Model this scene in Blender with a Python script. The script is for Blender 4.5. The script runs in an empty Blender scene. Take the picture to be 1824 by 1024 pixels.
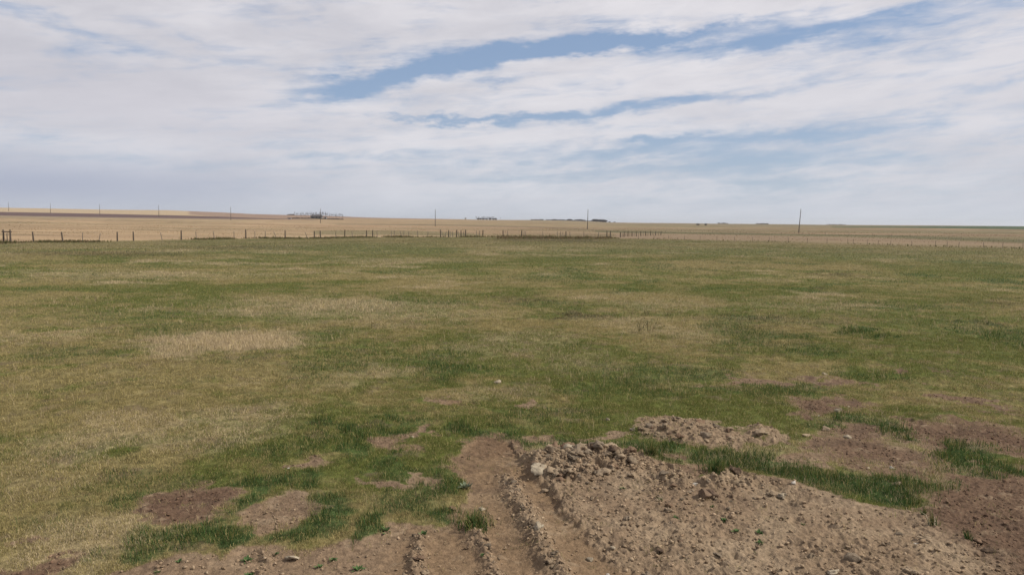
import bpy, bmesh, math, random
import numpy as np

random.seed(7)
rng = np.random.default_rng(11)
R = math.radians
scene = bpy.context.scene
col = scene.collection

# ------------------------------------------------------------------ camera
EYE = 3.0
F = 1378.0                       # focal length in photo pixels (photo 1824 x 1024)
PITCH, ROLL = R(4.81), R(0.5)
cd = bpy.data.cameras.new('camera')
cam = bpy.data.objects.new('camera', cd)
col.objects.link(cam)
cd.sensor_width = 36.0
cd.lens = 36.0 * F / 1824.0
cd.clip_start, cd.clip_end = 0.1, 60000
cam.location = (0, 0, EYE)
from mathutils import Matrix, Vector
CM = Matrix.Rotation(math.pi / 2 - PITCH, 3, 'X') @ Matrix.Rotation(ROLL, 3, 'Z')
cam.rotation_euler = CM.to_euler()
scene.camera = cam
CMn = np.array(CM)

# ------------------------------------------------------------------ view, sun
scene.view_settings.view_transform = 'Standard'
scene.view_settings.look = 'None'
scene.view_settings.exposure = 0.0
scene.view_settings.gamma = 1.0
SUN_AZ, SUN_EL = R(92), R(44)    # azimuth clockwise from the view direction (+Y)
sl = bpy.data.lights.new('sun', 'SUN')
sl.energy = 4.8
sl.angle = R(0.9)
sl.color = (1.0, 0.93, 0.83)
sun = bpy.data.objects.new('sun', sl)
col.objects.link(sun)
sdir = Vector((math.sin(SUN_AZ) * math.cos(SUN_EL), math.cos(SUN_AZ) * math.cos(SUN_EL), math.sin(SUN_EL)))
sun.rotation_euler = sdir.to_track_quat('Z', 'Y').to_euler()
sun.location = sdir * 60

# ------------------------------------------------------------------ world: sky with cirrus
class X:
    """a socket with arithmetic, so node maths can be written as formulas"""
    nt = None
    def __init__(s, sock): s.s = sock
    @staticmethod
    def op(name, *a, clamp=False):
        n = X.nt.nodes.new('ShaderNodeMath'); n.operation = name; n.use_clamp = clamp
        for i, v in enumerate(a):
            if isinstance(v, X): X.nt.links.new(v.s, n.inputs[i])
            else: n.inputs[i].default_value = float(v)
        return X(n.outputs[0])
    def __add__(s, o): return X.op('ADD', s, o)
    __radd__ = __add__
    def __sub__(s, o): return X.op('SUBTRACT', s, o)
    def __rsub__(s, o): return X.op('SUBTRACT', o, s)
    def __mul__(s, o): return X.op('MULTIPLY', s, o)
    __rmul__ = __mul__
    def __truediv__(s, o): return X.op('DIVIDE', s, o)

def xsmooth(v, a, b, lo=0.0, hi=1.0):
    n = X.nt.nodes.new('ShaderNodeMapRange'); n.interpolation_type = 'SMOOTHSTEP'
    X.nt.links.new(v.s, n.inputs[0])
    for i, q in enumerate((a, b, lo, hi)): n.inputs[i + 1].default_value = q
    return X(n.outputs[0])

def xnoise(nt, vec, scale, detail=6, rough=0.55, dist=0.0):
    n = nt.nodes.new('ShaderNodeTexNoise')
    n.inputs['Scale'].default_value = scale; n.inputs['Detail'].default_value = detail
    n.inputs['Roughness'].default_value = rough; n.inputs['Distortion'].default_value = dist
    if vec is not None: nt.links.new(vec, n.inputs['Vector'])
    return X(n.outputs['Fac'])

def xvec(nt, x, y, z=0.0):
    n = nt.nodes.new('ShaderNodeCombineXYZ')
    for i, v in enumerate((x, y, z)):
        if isinstance(v, X): nt.links.new(v.s, n.inputs[i])
        else: n.inputs[i].default_value = v
    return n.outputs[0]

def xmix(nt, fac, a, b):
    n = nt.nodes.new('ShaderNodeMix'); n.data_type = 'RGBA'
    for key, v in ((0, fac), (6, a), (7, b)):
        if isinstance(v, X): nt.links.new(v.s, n.inputs[key])
        elif isinstance(v, (int, float)): n.inputs[key].default_value = v
        else: n.inputs[key].default_value = (*v, 1)
    return X(n.outputs[2])

def pix_dir(px, py):
    d = CMn @ np.array([(px - 912) / F, (512 - py) / F, -1.0])
    return d / np.linalg.norm(d)

def pix_sky(px, py):
    d = pix_dir(px, py)
    return math.atan2(d[0], d[1]), math.asin(d[2])

world = bpy.data.worlds.new('World')
scene.world = world
world.use_nodes = True
wt = world.node_tree
wt.nodes.clear()
X.nt = wt
wout = wt.nodes.new('ShaderNodeOutputWorld')
bg = wt.nodes.new('ShaderNodeBackground')
SKY = 0.1
bg.inputs['Strength'].default_value = SKY
wt.links.new(bg.outputs[0], wout.inputs['Surface'])
sky = wt.nodes.new('ShaderNodeTexSky')
sky.sky_type = 'NISHITA'
sky.sun_disc = False
sky.sun_elevation = SUN_EL
sky.sun_rotation = SUN_AZ
sky.altitude = 800
sky.air_density = 1.0; sky.dust_density = 1.4; sky.ozone_density = 1.6
tcw = wt.nodes.new('ShaderNodeTexCoord')
sep = wt.nodes.new('ShaderNodeSeparateXYZ')
wt.links.new(tcw.outputs['Generated'], sep.inputs[0])
dx, dy, dz = (X(sep.outputs[i]) for i in range(3))
az = X.op('ARCTAN2', dx, dy)
el = X.op('ARCSINE', dz)
# wavy domain: long streaks that rise a little to the right
shear = el - az * 0.075
w1 = xnoise(wt, xvec(wt, az * 3.0, shear * 9.0, 0.3), 1.0, 5, 0.55)
w2 = xnoise(wt, xvec(wt, az * 3.0, shear * 9.0, 7.7), 1.0, 5, 0.55)
w3 = xnoise(wt, xvec(wt, az * 26.0, el * 60.0, 2.2), 1.0, 4, 0.6)
azw = az + (w1 - 0.5) * 0.14 + (w3 - 0.5) * 0.016
elw = el + (w2 - 0.5) * 0.05 + (w3 - 0.5) * 0.03
# clearings between the cloud sheets: photo place, half length, half thickness, tilt(deg), depth
def gauss(px, py, rx, ry, tilt, amp, a=azw, e=elw):
    a0, e0 = pix_sky(px, py)
    c, s = math.cos(R(tilt)), math.sin(R(tilt))
    u = (a - a0) * c + (e - e0) * s
    v = (e - e0) * c - (a - a0) * s
    q = X.op('POWER', X.op('ABSOLUTE', u / (rx / F)), 2.0) + X.op('POWER', X.op('ABSOLUTE', v / (ry / F)), 2.0)
    return X.op('EXPONENT', q * -1.0) * amp
CLEAR = [(600, 155, 120, 20, 9, .75), (760, 130, 150, 18, 13, .9), (950, 96, 170, 17, 9, 1.0), (1180, 68, 190, 12, 5, .9),
         (1380, 66, 170, 16, 7, .75), (1580, 40, 170, 22, 10, .42), (1780, 30, 160, 40, 12, .4),
         (790, 213, 130, 7, 1, .7), (980, 205, 120, 9, 4, .75), (1140, 190, 110, 12, 9, .5), (1330, 163, 150, 11, 4, .5),
         (1180, 243, 70, 7, 0, .65), (1360, 240, 170, 12, 6, .55), (1590, 222, 150, 10, 7, .4), (1080, 268, 260, 12, 0, .33),
         (1330, 290, 240, 14, 3, .38), (1000, 315, 330, 18, 0, .32), (1500, 330, 260, 12, 0, .28),
         (60, 25, 110, 12, -12, .24), (170, 55, 120, 14, -14, .24), (370, 80, 80, 16, -18, .4), (500, 40, 40, 40, 60, .28), (650, 85, 60, 10, 5, .22),
         (900, 148, 60, 8, 6, .5), (1760, 160, 120, 8, 4, .3), (1450, 20, 60, 8, 10, .3), (700, 285, 260, 9, 0, .2)]
blue = None
for g in CLEAR:
    t = gauss(*g)
    blue = t if blue is None else blue + t
streak = xnoise(wt, xvec(wt, az * 4.2, shear * 34.0, 1.1), 1.0, 8, 0.62, 0.4)
fine = xnoise(wt, xvec(wt, az * 15.0, shear * 62.0, 4.1), 1.0, 7, 0.62, 0.5)
low = gauss(1250, 285, 620, 85, 0, .24, az, el)
dens = 0.90 - blue * 0.9 - low + (streak - 0.5) * 1.55 + (fine - 0.5) * 1.15
alpha = xsmooth(dens, 0.05, 0.95)
# cloud brightness: white sheets, greyer bellies
lum = xnoise(wt, xvec(wt, az * 2.6, shear * 11.0, 9.3), 1.0, 7, 0.6, 0.5)
lum2 = xnoise(wt, xvec(wt, az * 8.0, shear * 30.0, 5.3), 1.0, 6, 0.6, 0.3)
lit = xsmooth(lum * 0.65 + lum2 * 0.35, 0.32, 0.66)
k = 1.0 / SKY
cloud = xmix(wt, lit, (.565 * k, .56 * k, .615 * k), (.785 * k, .765 * k, .80 * k))
gleft = gauss(230, 190, 300, 60, -3, .55, az, el)
cloud = xmix(wt, gleft, cloud, (.595 * k, .575 * k, .635 * k))
gright = gauss(1640, 130, 420, 120, 3, .5, az, el)
cloud = xmix(wt, gright, cloud, (.785 * k, .765 * k, .805 * k))
blue_col = X(sky.outputs[0])
deep = xmix(wt, 0.6, blue_col, (.29 * k, .405 * k, .62 * k))
skyc = xmix(wt, alpha, deep, cloud)
hz = X.op('EXPONENT', X.op('MAXIMUM', el, 0.0) * -15.0)
skyc = xmix(wt, hz * 0.72, skyc, (.565 * k, .625 * k, .71 * k))
gl = gauss(40, 330, 340, 42, 0, .95, azw, el + (w2 - 0.5) * 0.02)
skyc = xmix(wt, gl, skyc, (.415 * k, .455 * k, .575 * k))
wt.links.new(skyc.s, bg.inputs['Color'])

# ------------------------------------------------------------------ numeric noise
def _hash(ix, iy, seed):
    h = (ix.astype(np.int64) * 374761393 + iy.astype(np.int64) * 668265263 + seed * 1442695041) & 0xFFFFFFFF
    h = ((h ^ (h >> 13)) * 1274126177) & 0xFFFFFFFF
    h = ((h ^ (h >> 16)) * 2246822519) & 0xFFFFFFFF
    return ((h ^ (h >> 15)) & 0xFFFFFF).astype(np.float32) / float(0xFFFFFF)

def vnoise(x, y, seed=0):
    ix, iy = np.floor(x), np.floor(y)
    fx, fy = (x - ix).astype(np.float32), (y - iy).astype(np.float32)
    fx = fx * fx * fx * (fx * (fx * 6 - 15) + 10); fy = fy * fy * fy * (fy * (fy * 6 - 15) + 10)
    a = _hash(ix, iy, seed); b = _hash(ix + 1, iy, seed)
    c = _hash(ix, iy + 1, seed); d = _hash(ix + 1, iy + 1, seed)
    return a + (b - a) * fx + (c - a) * fy + (a - b - c + d) * fx * fy

def fbm(x, y, scale, octaves=4, seed=0, gain=0.5):
    """0..1, mean 0.5; scale = size of the largest features in metres"""
    x = np.asarray(x, float) / scale; y = np.asarray(y, float) / scale
    s = 0; a = 1.0; t = 0
    for o in range(octaves):
        ca, sa = math.cos(o * 1.1 + seed), math.sin(o * 1.1 + seed)
        s = s + a * vnoise(x * ca - y * sa + 17.3 * o, x * sa + y * ca - 9.1 * o, seed * 31 + o)
        t += a; a *= gain; x = x * 2.03; y = y * 2.03
    return s / t

def sst(a, b, v):
    q = np.clip((v - a) / (b - a), 0, 1)
    return q * q * (3 - 2 * q)

# ------------------------------------------------------------------ terrain
HZ_PX = [-300, 0, 200, 300, 400, 450, 513, 560, 612, 650, 700, 775, 850, 950, 1000, 1050, 1085, 1140, 1300, 1500, 1824, 2200]
HZ_UP = [15, 14, 13.4, 13.8, 11.6, 9.7, 8.6, 8.5, 6.9, 5.8, 5.1, 4.8, 4.1, 3.9, 3.4, 2.4, .9, .4, .2, .2, .6, .6]
T_HZ = [(p - 912) / F for p in HZ_PX]
def ridge(t): return np.interp(t, T_HZ, HZ_UP) / F

def base_height(x, y):
    """large forms: flat pasture, long rise to the skyline"""
    r = np.hypot(x, y)
    t = x / np.maximum(y, 1.0)
    t = np.clip(t, -0.9, 0.9)
    top = EYE + ridge(t) * 1600
    s = sst(200, 1600, r)
    far = s * top
    und = (fbm(x, y, 34, 2, 3) - 0.5) * 0.5 * sst(16, 60, r) * (1 - sst(150, 400, r))
    und = und + (fbm(x, y, 7, 2, 5) - 0.5) * 0.10 * sst(9, 20, r) * (1 - sst(150, 300, r))
    und = und + (fbm(x, y, 300, 2, 8) - 0.5) * 1.6 * sst(250, 700, r)
    return far + und

def at(px, py):
    """ground point seen at a photo pixel"""
    d = pix_dir(px, py)
    x = y = 0.0; z = 0.0
    for _ in range(30):
        s = (z - EYE) / d[2]
        if s < 0 or s > 4000: s = 4000
        nx, ny = d[0] * s, d[1] * s
        x, y = (x + nx) / 2, (y + ny) / 2
        z = float(base_height(np.array([x]), np.array([y]))[0])
    return x, y

def flat(px, py):
    d = pix_dir(px, py); s = -EYE / d[2]
    return d[0] * s, d[1] * s

def ell(px, py, rx, ry):
    """photo ellipse -> ellipse on the ground (x, y, half width, half depth)"""
    x, y = flat(px, py)
    y0, y1 = flat(px, py + ry)[1], flat(px, py - ry)[1]
    return x, (y0 + y1) / 2, rx / F * y, (y1 - y0) / 2

def ellmask(x, y, e, soft=0.35):
    q = np.sqrt(((x - e[0]) / e[2]) ** 2 + ((y - e[1]) / e[3]) ** 2)
    return 1 - sst(1 - soft, 1 + soft, q)

def polyline(pts): return [flat(*p) for p in pts]

def seg_dist(x, y, line):
    best = np.full(np.shape(x), 1e9); side = np.zeros(np.shape(x)); along = np.zeros(np.shape(x)); acc = 0
    for (ax, ay), (bx, by) in zip(line[:-1], line[1:]):
        vx, vy = bx - ax, by - ay; L2 = vx * vx + vy * vy; L = math.sqrt(L2)
        q = np.clip(((x - ax) * vx + (y - ay) * vy) / L2, 0, 1)
        d = np.hypot(x - ax - q * vx, y - ay - q * vy)
        m = d < best
        best = np.where(m, d, best)
        side = np.where(m, np.sign((x - ax) * vy - (y - ay) * vx), side)
        along = np.where(m, acc + q * L, along)
        acc += L
    return best, side, along

def poly_sd(x, y, poly):
    """signed distance, positive inside"""
    inside = np.zeros(np.shape(x), bool)
    n = len(poly)
    for i in range(n):
        (ax, ay), (bx, by) = poly[i], poly[(i + 1) % n]
        if ay == by: continue
        c = ((ay > y) != (by > y)) & (x < (bx - ax) * (y - ay) / (by - ay) + ax)
        inside ^= c
    d, _, _ = seg_dist(x, y, poly + [poly[0]])
    return np.where(inside, d, -d)

DIRT = polyline([(150, 1060), (200, 1022), (270, 1004), (330, 990), (400, 990), (440, 966), (510, 972), (560, 985), (610, 968), (650, 965),
                 (690, 930), (740, 938), (790, 945), (800, 905), (838, 880), (835, 845), (800, 815), (810, 790), (870, 778), (925, 786),
                 (940, 815), (985, 800), (1050, 793), (1110, 803), (1190, 838), (1240, 862), (1300, 850), (1400, 868), (1500, 892),
                 (1560, 908), (1620, 916), (1668, 900), (1690, 868), (1700, 846), (1760, 846), (1840, 850), (1990, 880), (2100, 1060), (2000, 1300), (300, 1300)])
DIRT = [(a, max(b, 3.2)) for a, b in DIRT]
RIDGES = [(polyline([(752, 940), (746, 970), (742, 1000), (738, 1024), (728, 1100)]),   .036, .085),
          (polyline([(832, 930), (848, 955), (866, 990), (882, 1024), (915, 1100)]), .040, .105),
          (polyline([(893, 838), (912, 872), (938, 918), (958, 960), (984, 1005), (1000, 1030), (1050, 1110)]), .068, .125),
          (polyline([(470, 962), (476, 985), (474, 1024), (466, 1100)]), .026, .06)]
EDGE = polyline([(925, 815), (945, 848), (985, 893), (1040, 958), (1090, 1000), (1130, 1030), (1240, 1110)])
# soil patches: (px, py, rx, ry, redness)
SOIL = [(330, 878, 64, 27, 1.0), (352, 896, 44, 20, .95), (486, 908, 58, 22, .15), (30, 1008, 85, 24, 1.0), (690, 790, 40, 17, .45), (745, 768, 26, 8, .4),
        (680, 855, 45, 9, .6), (760, 838, 28, 10, .4),
        (870, 800, 66, 24, .95), (972, 777, 36, 8, .1), (1345, 681, 50, 7, .45), (1468, 677, 52, 8, .9), (1490, 721, 56, 15, .9), (1440, 735, 26, 8, .8),
        (1530, 778, 60, 14, .75), (1570, 812, 90, 22, .8), (1480, 800, 50, 10, .5), (1660, 790, 40, 10, .8), (1730, 772, 95, 26, .9), (1800, 790, 60, 22, .95),
        (1740, 715, 50, 6, .8), (1606, 663, 16, 4, .9), (1697, 664, 18, 3, .9), (1800, 742, 40, 6, .8), (1260, 690, 40, 3, .3), (1450, 822, 55, 12, .2),
        (1800, 865, 120, 34, .95), (1760, 900, 80, 30, .9), (1080, 770, 22, 5, .2), (800, 713, 26, 5, .15), (956, 722, 12, 6, .25), (1075, 815, 60, 10, .2),
        (1620, 740, 22, 5, .6), (1230, 842, 40, 10, .45), (530, 832, 40, 5, .5)]
HEAP2 = [(1180, 768, 50, 15), (1240, 766, 58, 17), (1300, 778, 34, 11), (1358, 771, 32, 8)]
# dense dark green growth: (px, py, rx, ry, strength)
LUSH = [(1300, 820, 80, 26, 1), (1270, 845, 40, 15, 1), (1380, 830, 60, 30, 1), (1450, 855, 80, 24, 1), (1560, 872, 110, 28, 1), (1650, 865, 60, 26, .9), (1600, 895, 40, 14, 1),
        (1600, 770, 60, 16, 1), (1540, 755, 40, 10, .8), (1740, 815, 90, 20, .9), (1480, 765, 40, 10, .7), (1160, 800, 46, 14, .9), (1180, 815, 34, 16, .9), (1090, 790, 40, 8, .6),
        (1000, 790, 90, 14, .9), (900, 770, 40, 14, .7), (720, 760, 40, 12, .7), (820, 773, 34, 12, .8), (640, 780, 40, 16, .8), (620, 810, 34, 14, .7), (560, 765, 46, 12, .75),
        (780, 850, 50, 30, .7), (720, 890, 50, 28, .7), (780, 915, 46, 16, .9), (850, 922, 50, 19, 1), (640, 945, 26, 32, .9), (560, 915, 40, 30, 1), (500, 860, 60, 14, .9), (430, 855, 40, 14, .9), (424, 890, 16, 26, .9),
        (350, 945, 60, 26, .9), (420, 950, 44, 20, 1), (540, 945, 44, 18, .9), (220, 890, 40, 30, .6), (260, 950, 44, 26, .6), (270, 985, 40, 14, .7), (200, 850, 60, 18, .3), (150, 1000, 44, 18, .4),
        (520, 800, 50, 18, .4), (700, 830, 50, 18, .6), (1130, 770, 30, 8, .4), (1420, 690, 40, 8, .6), (1530, 665, 70, 10, .3), (1370, 700, 80, 10, .4), (1280, 700, 70, 10, .35),
        (810, 655, 40, 16, .55), (770, 640, 50, 26, .3), (620, 640, 90, 26, .3), (1545, 590, 36, 9, .8), (1790, 600, 80, 24, .5), (1000, 493, 90, 8, .35), (1600, 545, 90, 5, .5), (1460, 512, 26, 3, .6), (1740, 575, 24, 4, .7),
        (1020, 480, 30, 5, .5), (560, 668, 60, 16, .3), (450, 640, 50, 14, .25), (240, 560, 90, 10, .3), (250, 495, 70, 6, .3), (1120, 700, 120, 12, .3), (960, 740, 90, 14, .3)]
# pale dead grass: (px, py, rx, ry, strength)
STRAW = [(400, 607, 135, 15, 1.25), (310, 625, 50, 9, .9), (470, 600, 70, 8, .7), (340, 770, 130, 26, .6), (160, 780, 90, 40, .5), (430, 740, 90, 22, .5), (60, 600, 90, 8, .5), (1190, 590, 80, 14, .45), (1120, 570, 70, 12, .45),
         (680, 560, 160, 22, .4), (560, 540, 160, 14, .4), (200, 488, 200, 6, .5), (860, 620, 90, 16, .3), (60, 850, 80, 60, .22), (700, 460, 120, 5, .5), (1180, 540, 90, 10, .35), (940, 600, 90, 12, .3), (1400, 545, 80, 5, .3), (1000, 640, 110, 14, .25), (880, 700, 90, 12, .35)]
# brown weedy dead plants
BROWN = [(990, 427.5, 105, 3.6, .9), (1040, 562, 52, 6, .8), (930, 532, 46, 6, .6), (1480, 487, 40, 3, .6), (170, 453, 150, 4, .6), (420, 440, 100, 4, .5), (1480, 515, 34, 3, .8), (1400, 570, 120, 7, .45), (1780, 540, 80, 5, .5), (545, 765, 34, 7, .7), (1740, 575, 30, 4, .6)]
ZONES = [(560, 850, 420, 110, .34), (1550, 700, 420, 90, .30), (1250, 720, 300, 60, .2), (120, 780, 260, 120, -.22), (300, 720, 260, 50, -.12), (1500, 500, 500, 30, .15), (250, 520, 300, 30, .12), (1270, 742, 180, 22, .3), (620, 645, 120, 40, .25), (200, 470, 400, 8, -.1)]
def _prep(lst, n): return [(ell(*q[:4]),) + tuple(q[4:]) for q in lst]
SOIL_E, LUSH_E, STRAW_E, BROWN_E = _prep(SOIL, 5), _prep(LUSH, 5), _prep(STRAW, 5), _prep(BROWN, 5)
ZONE_E = _prep(ZONES, 5)
CALM_E = ell(1260, 735, 260, 40)
HEAP2_E = [ell(*q) for q in HEAP2]
MOUNDS = [(ell(1040, 828, 120, 26), .09), (ell(965, 836, 34, 16), .08), (ell(1240, 862, 120, 24), .05), (ell(1235, 768, 95, 15), .12), (ell(1358, 770, 34, 8), .10),
          (ell(1690, 747, 60, 10), .10), (ell(1500, 868, 200, 24), .05), (ell(1468, 672, 50, 6), .06)]

def warp(x, y):
    r = np.hypot(x, y)
    k_ = np.clip(r / 12.0, 0.6, 6.0)
    return (x + ((fbm(x, y, 0.9, 5, 21, .68) - .5) * 1.3) * k_, y + ((fbm(x, y, 0.9, 5, 22, .68) - .5) * 2.1) * k_)

RED_LINE = polyline([(1560, 880), (1640, 935), (1720, 985), (1840, 1060)])
RED_SIGN = float(seg_dist(*[np.array([q]) for q in flat(1790, 960)], RED_LINE)[1][0])
def near_masks(x, y):
    """soil, red, heap roughness, smooth lane, ridge for points nearer than 32 m"""
    wx, wy = warp(x, y)
    sd = poly_sd(x + (wx - x) * .5, y + (wy - y) * .5, DIRT)
    soil = sst(-.10, .10, sd)
    red = np.zeros_like(soil)
    # right-hand part of the bare ground is red brown
    d, side, _ = seg_dist(wx, wy, RED_LINE)
    red = sst(-.35, .5, d * np.where(side > 0, 1, -1) * RED_SIGN) * soil * .9
    for e, rd in SOIL_E:
        m = ellmask(wx, wy, e, .55)
        red = np.where(m > soil, red * (1 - m) + rd * m, red * (1 - m * .6) + rd * m * .6)
        soil = np.maximum(soil, m)
    heap = np.zeros_like(soil)
    for e in HEAP2_E:
        m = ellmask(wx, wy, e); heap = np.maximum(heap, m); soil = np.maximum(soil, m); red = red * (1 - m)
    ed, eside, _ = seg_dist(x, y, EDGE)
    right = np.where(eside < 0, 1.0, 0.0)   # side of the heap
    rr = sst(-.04, .07, np.where(right > 0, ed, -ed))
    return soil, red, heap, rr, ed, wx, wy
# orientation of the edge side test, checked on a point inside the heap
_hx, _hy = flat(1100, 900)
_s = seg_dist(np.array([_hx]), np.array([_hy]), EDGE)[1][0]
SIDE_SIGN = -1 if _s < 0 else 1

def near_detail(x, y):
    """height and masks of the close ground"""
    soil, red, heap, _, ed, wx, wy = near_masks(x, y)
    _, es, _ = seg_dist(x, y, EDGE)
    sidev = es * SIDE_SIGN
    right = sst(-.05, .10, ed * sidev + (fbm(x, y, .3, 4, 160, .6) - .5) * .28)
    main = soil * right * (1 - sst(-.3, .9, red - .35)) * sst(0, .2, poly_sd(wx, wy, DIRT) + .1)
    crest = np.zeros_like(soil)
    for e, h in MOUNDS[:3]: crest = np.maximum(crest, ellmask(wx, wy, e, .6))
    rim = np.exp(-((ed - .12) / .16) ** 2) * (sidev > 0) * soil
    sl = sst(.40, .62, fbm(x, y, .9, 3, 161, .6))
    rough = np.clip(np.maximum(main * (.28 + .72 * np.maximum(crest, np.maximum(rim, sl * .55))), heap), 0, 1)
    z = np.zeros_like(soil)
    for e, h in MOUNDS:
        q = ((x - e[0]) / e[2]) ** 2 + ((y - e[1]) / e[3]) ** 2
        z = z + h * np.exp(-q * 1.3) * (.75 + .5 * fbm(x, y, .5, 3, 41))
    z = z + right * .045 * sst(0, .1, soil) * sst(6.6, 8.6, y) * (1 - sst(9.2, 10.2, y)) * (1 - sst(1.2, 5.5, ed))
    rid = np.zeros_like(soil)
    for i, (ln, h, w) in enumerate(RIDGES):
        wob = (fbm(x, y, .25, 3, 50 + i) - .5) * .12
        d, s, al = seg_dist(x, y, ln)
        end = sst(0, .35, al)
        g = np.exp(-((d + wob) / w) ** 2) * end * soil
        z = z + h * g * (.45 + 1.1 * fbm(x, y, .16, 3, 60 + i))
        rid = np.maximum(rid, g)
    lane = soil * (1 - right) * (1 - rid) * sst(0, .5, (x - flat(640, 1000)[0]))
    bars = np.sin((y * 1.0 - np.abs(((x - .3 * y) % .5) - .25) * .8) * 2 * np.pi / .17)
    z = z + lane * np.clip(bars, -.2, 1) * .013 * sst(.35, .6, fbm(x, y, .8, 3, 162, .6))
    # cloddy relief
    b1 = np.abs(fbm(x, y, .34, 3, 70, .6) - .5) * 2
    b2 = np.abs(fbm(x, y, .13, 3, 71, .6) - .5) * 2
    b3 = fbm(x, y, .05, 3, 72, .6) - .5
    z = z + rough * ((.30 - b1) * (.06 + .13 * crest) + (.25 - b2) * (.075 + .06 * crest)) + np.clip(rid, 0, 1) * ((.3 - b2) * .07)
    z = z + soil * (b3 * (.026 + .022 * red + .024 * rough + .024 * rid - .010 * lane) + (fbm(x, y, .02, 2, 73) - .5) * (.006 + .008 * (rough + rid)))
    z = z + soil * (fbm(x, y, .5, 3, 74) - .5) * .05 * (1 - lane * .7)
    z = z - soil * .015 - lane * .02
    z = z + (1 - soil) * ((fbm(x, y, .3, 3, 75) - .5) * .05 + (fbm(x, y, 1.6, 2, 76) - .5) * .07)
    return z, soil, red, rough, rid, lane, crest

def height(x, y):
    x = np.asarray(x, float); y = np.asarray(y, float)
    z = base_height(x, y)
    m = (np.hypot(x, y) < 32) & (y > 2.5)
    if m.any():
        dz_ = near_detail(x[m], y[m])[0]
        r = np.hypot(x[m], y[m])
        z[m] = z[m] + dz_ * (1 - sst(22, 31, r))
    return z

def h1(x, y): return float(height(np.array([x]), np.array([y]))[0])

def pasture(x, y):
    """lush, straw, brown, green share of the sward, 0..1"""
    r = np.hypot(x, y)
    wx, wy = warp(x, y)
    lush = np.zeros_like(x); straw = np.zeros_like(x); brown = np.zeros_like(x)
    for e, s in LUSH_E: lush = np.maximum(lush, ellmask(wx, wy, e, .5) * s)
    for e, s in STRAW_E: straw = np.maximum(straw, ellmask(wx, wy, e, .6) * s)
    for e, s in BROWN_E: brown = np.maximum(brown, ellmask(wx, wy, e, .6) * s)
    t = x / np.maximum(y, 1)
    g = .54 + .26 * np.clip(t / .6, -1.0, 1)
    n1 = fbm(x, y, 1.1, 4, 81, .6); n2 = fbm(x, y, 5.5, 3, 82, .55); n3 = fbm(x, y, 24, 3, 83, .55)
    g = g + (n1 - .5) * 2.0 * (1 - sst(30, 110, r)) + (n2 - .5) * 2.2 + (n3 - .5) * 1.7 * sst(15, 40, r)
    g = g + (fbm(x, y, .32, 3, 88, .6) - .5) * 1.5 * (1 - sst(18, 45, r))
    for e, s_ in ZONE_E: g = g + ellmask(x, y, e, .8) * s_
    g = np.clip(g, 0, 1)
    lush = lush * sst(.28, .55, fbm(x, y, .7, 3, 84, .6) + .12)
    lush = np.maximum(lush, (.32 + .3 * np.clip(t / .5, 0, 1)) * sst(.58, .78, fbm(x, y, 3.2, 4, 85, .6)) * (1 - sst(60, 130, r)))
    calm = 1 - ellmask(x, y, CALM_E, .8)
    straw = np.maximum(straw * sst(.25, .5, fbm(x, y, .9, 3, 86, .6) + .1), .6 * calm * sst(.60, .78, fbm(x, y, 4.0, 4, 87, .6)))
    return lush, straw, brown, g

# the line of the field fence as distance along each bearing
FENCE_PX = [(-60, 432), (5, 431.5), (60, 430), (112, 429.5), (177, 428.6), (237, 427.6), (323, 426.6), (438, 425), (508, 424.2), (560, 423.6), (598, 423.2), (653, 422.8),
            (690, 422.6), (728, 422.6), (790, 423), (860, 423.4), (930, 423.6), (1000, 424), (1086, 424.6)]
FENCE2_PX = [(1110, 426.4), (1137, 427), (1191, 428), (1277, 430), (1370, 432), (1438, 433.5), (1510, 435), (1624, 438), (1708, 440), (1786, 442), (1900, 445)]
def flatline(pts): return [flat(*p) for p in pts]
FL1, FL2 = flatline(FENCE_PX), flatline(FENCE2_PX)
_ft = [p[0] / p[1] for p in FL1 + FL2]; _fy = [p[1] for p in FL1 + FL2]
def fence_y(t): return np.interp(t, _ft, _fy)

C = lambda *v: np.array(v, float)
STRAWC, GREENC, LUSHC, BROWNC = C(.255, .209, .092), C(.107, .119, .032), C(.044, .084, .026), C(.092, .072, .040)
TAN, PALE, REDC, DARKE = C(.185, .130, .084), C(.262, .198, .132), C(.082, .047, .032), C(.066, .046, .034)

def mixc(a, b, m): return a * (1 - m[:, None]) + b * m[:, None]

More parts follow.
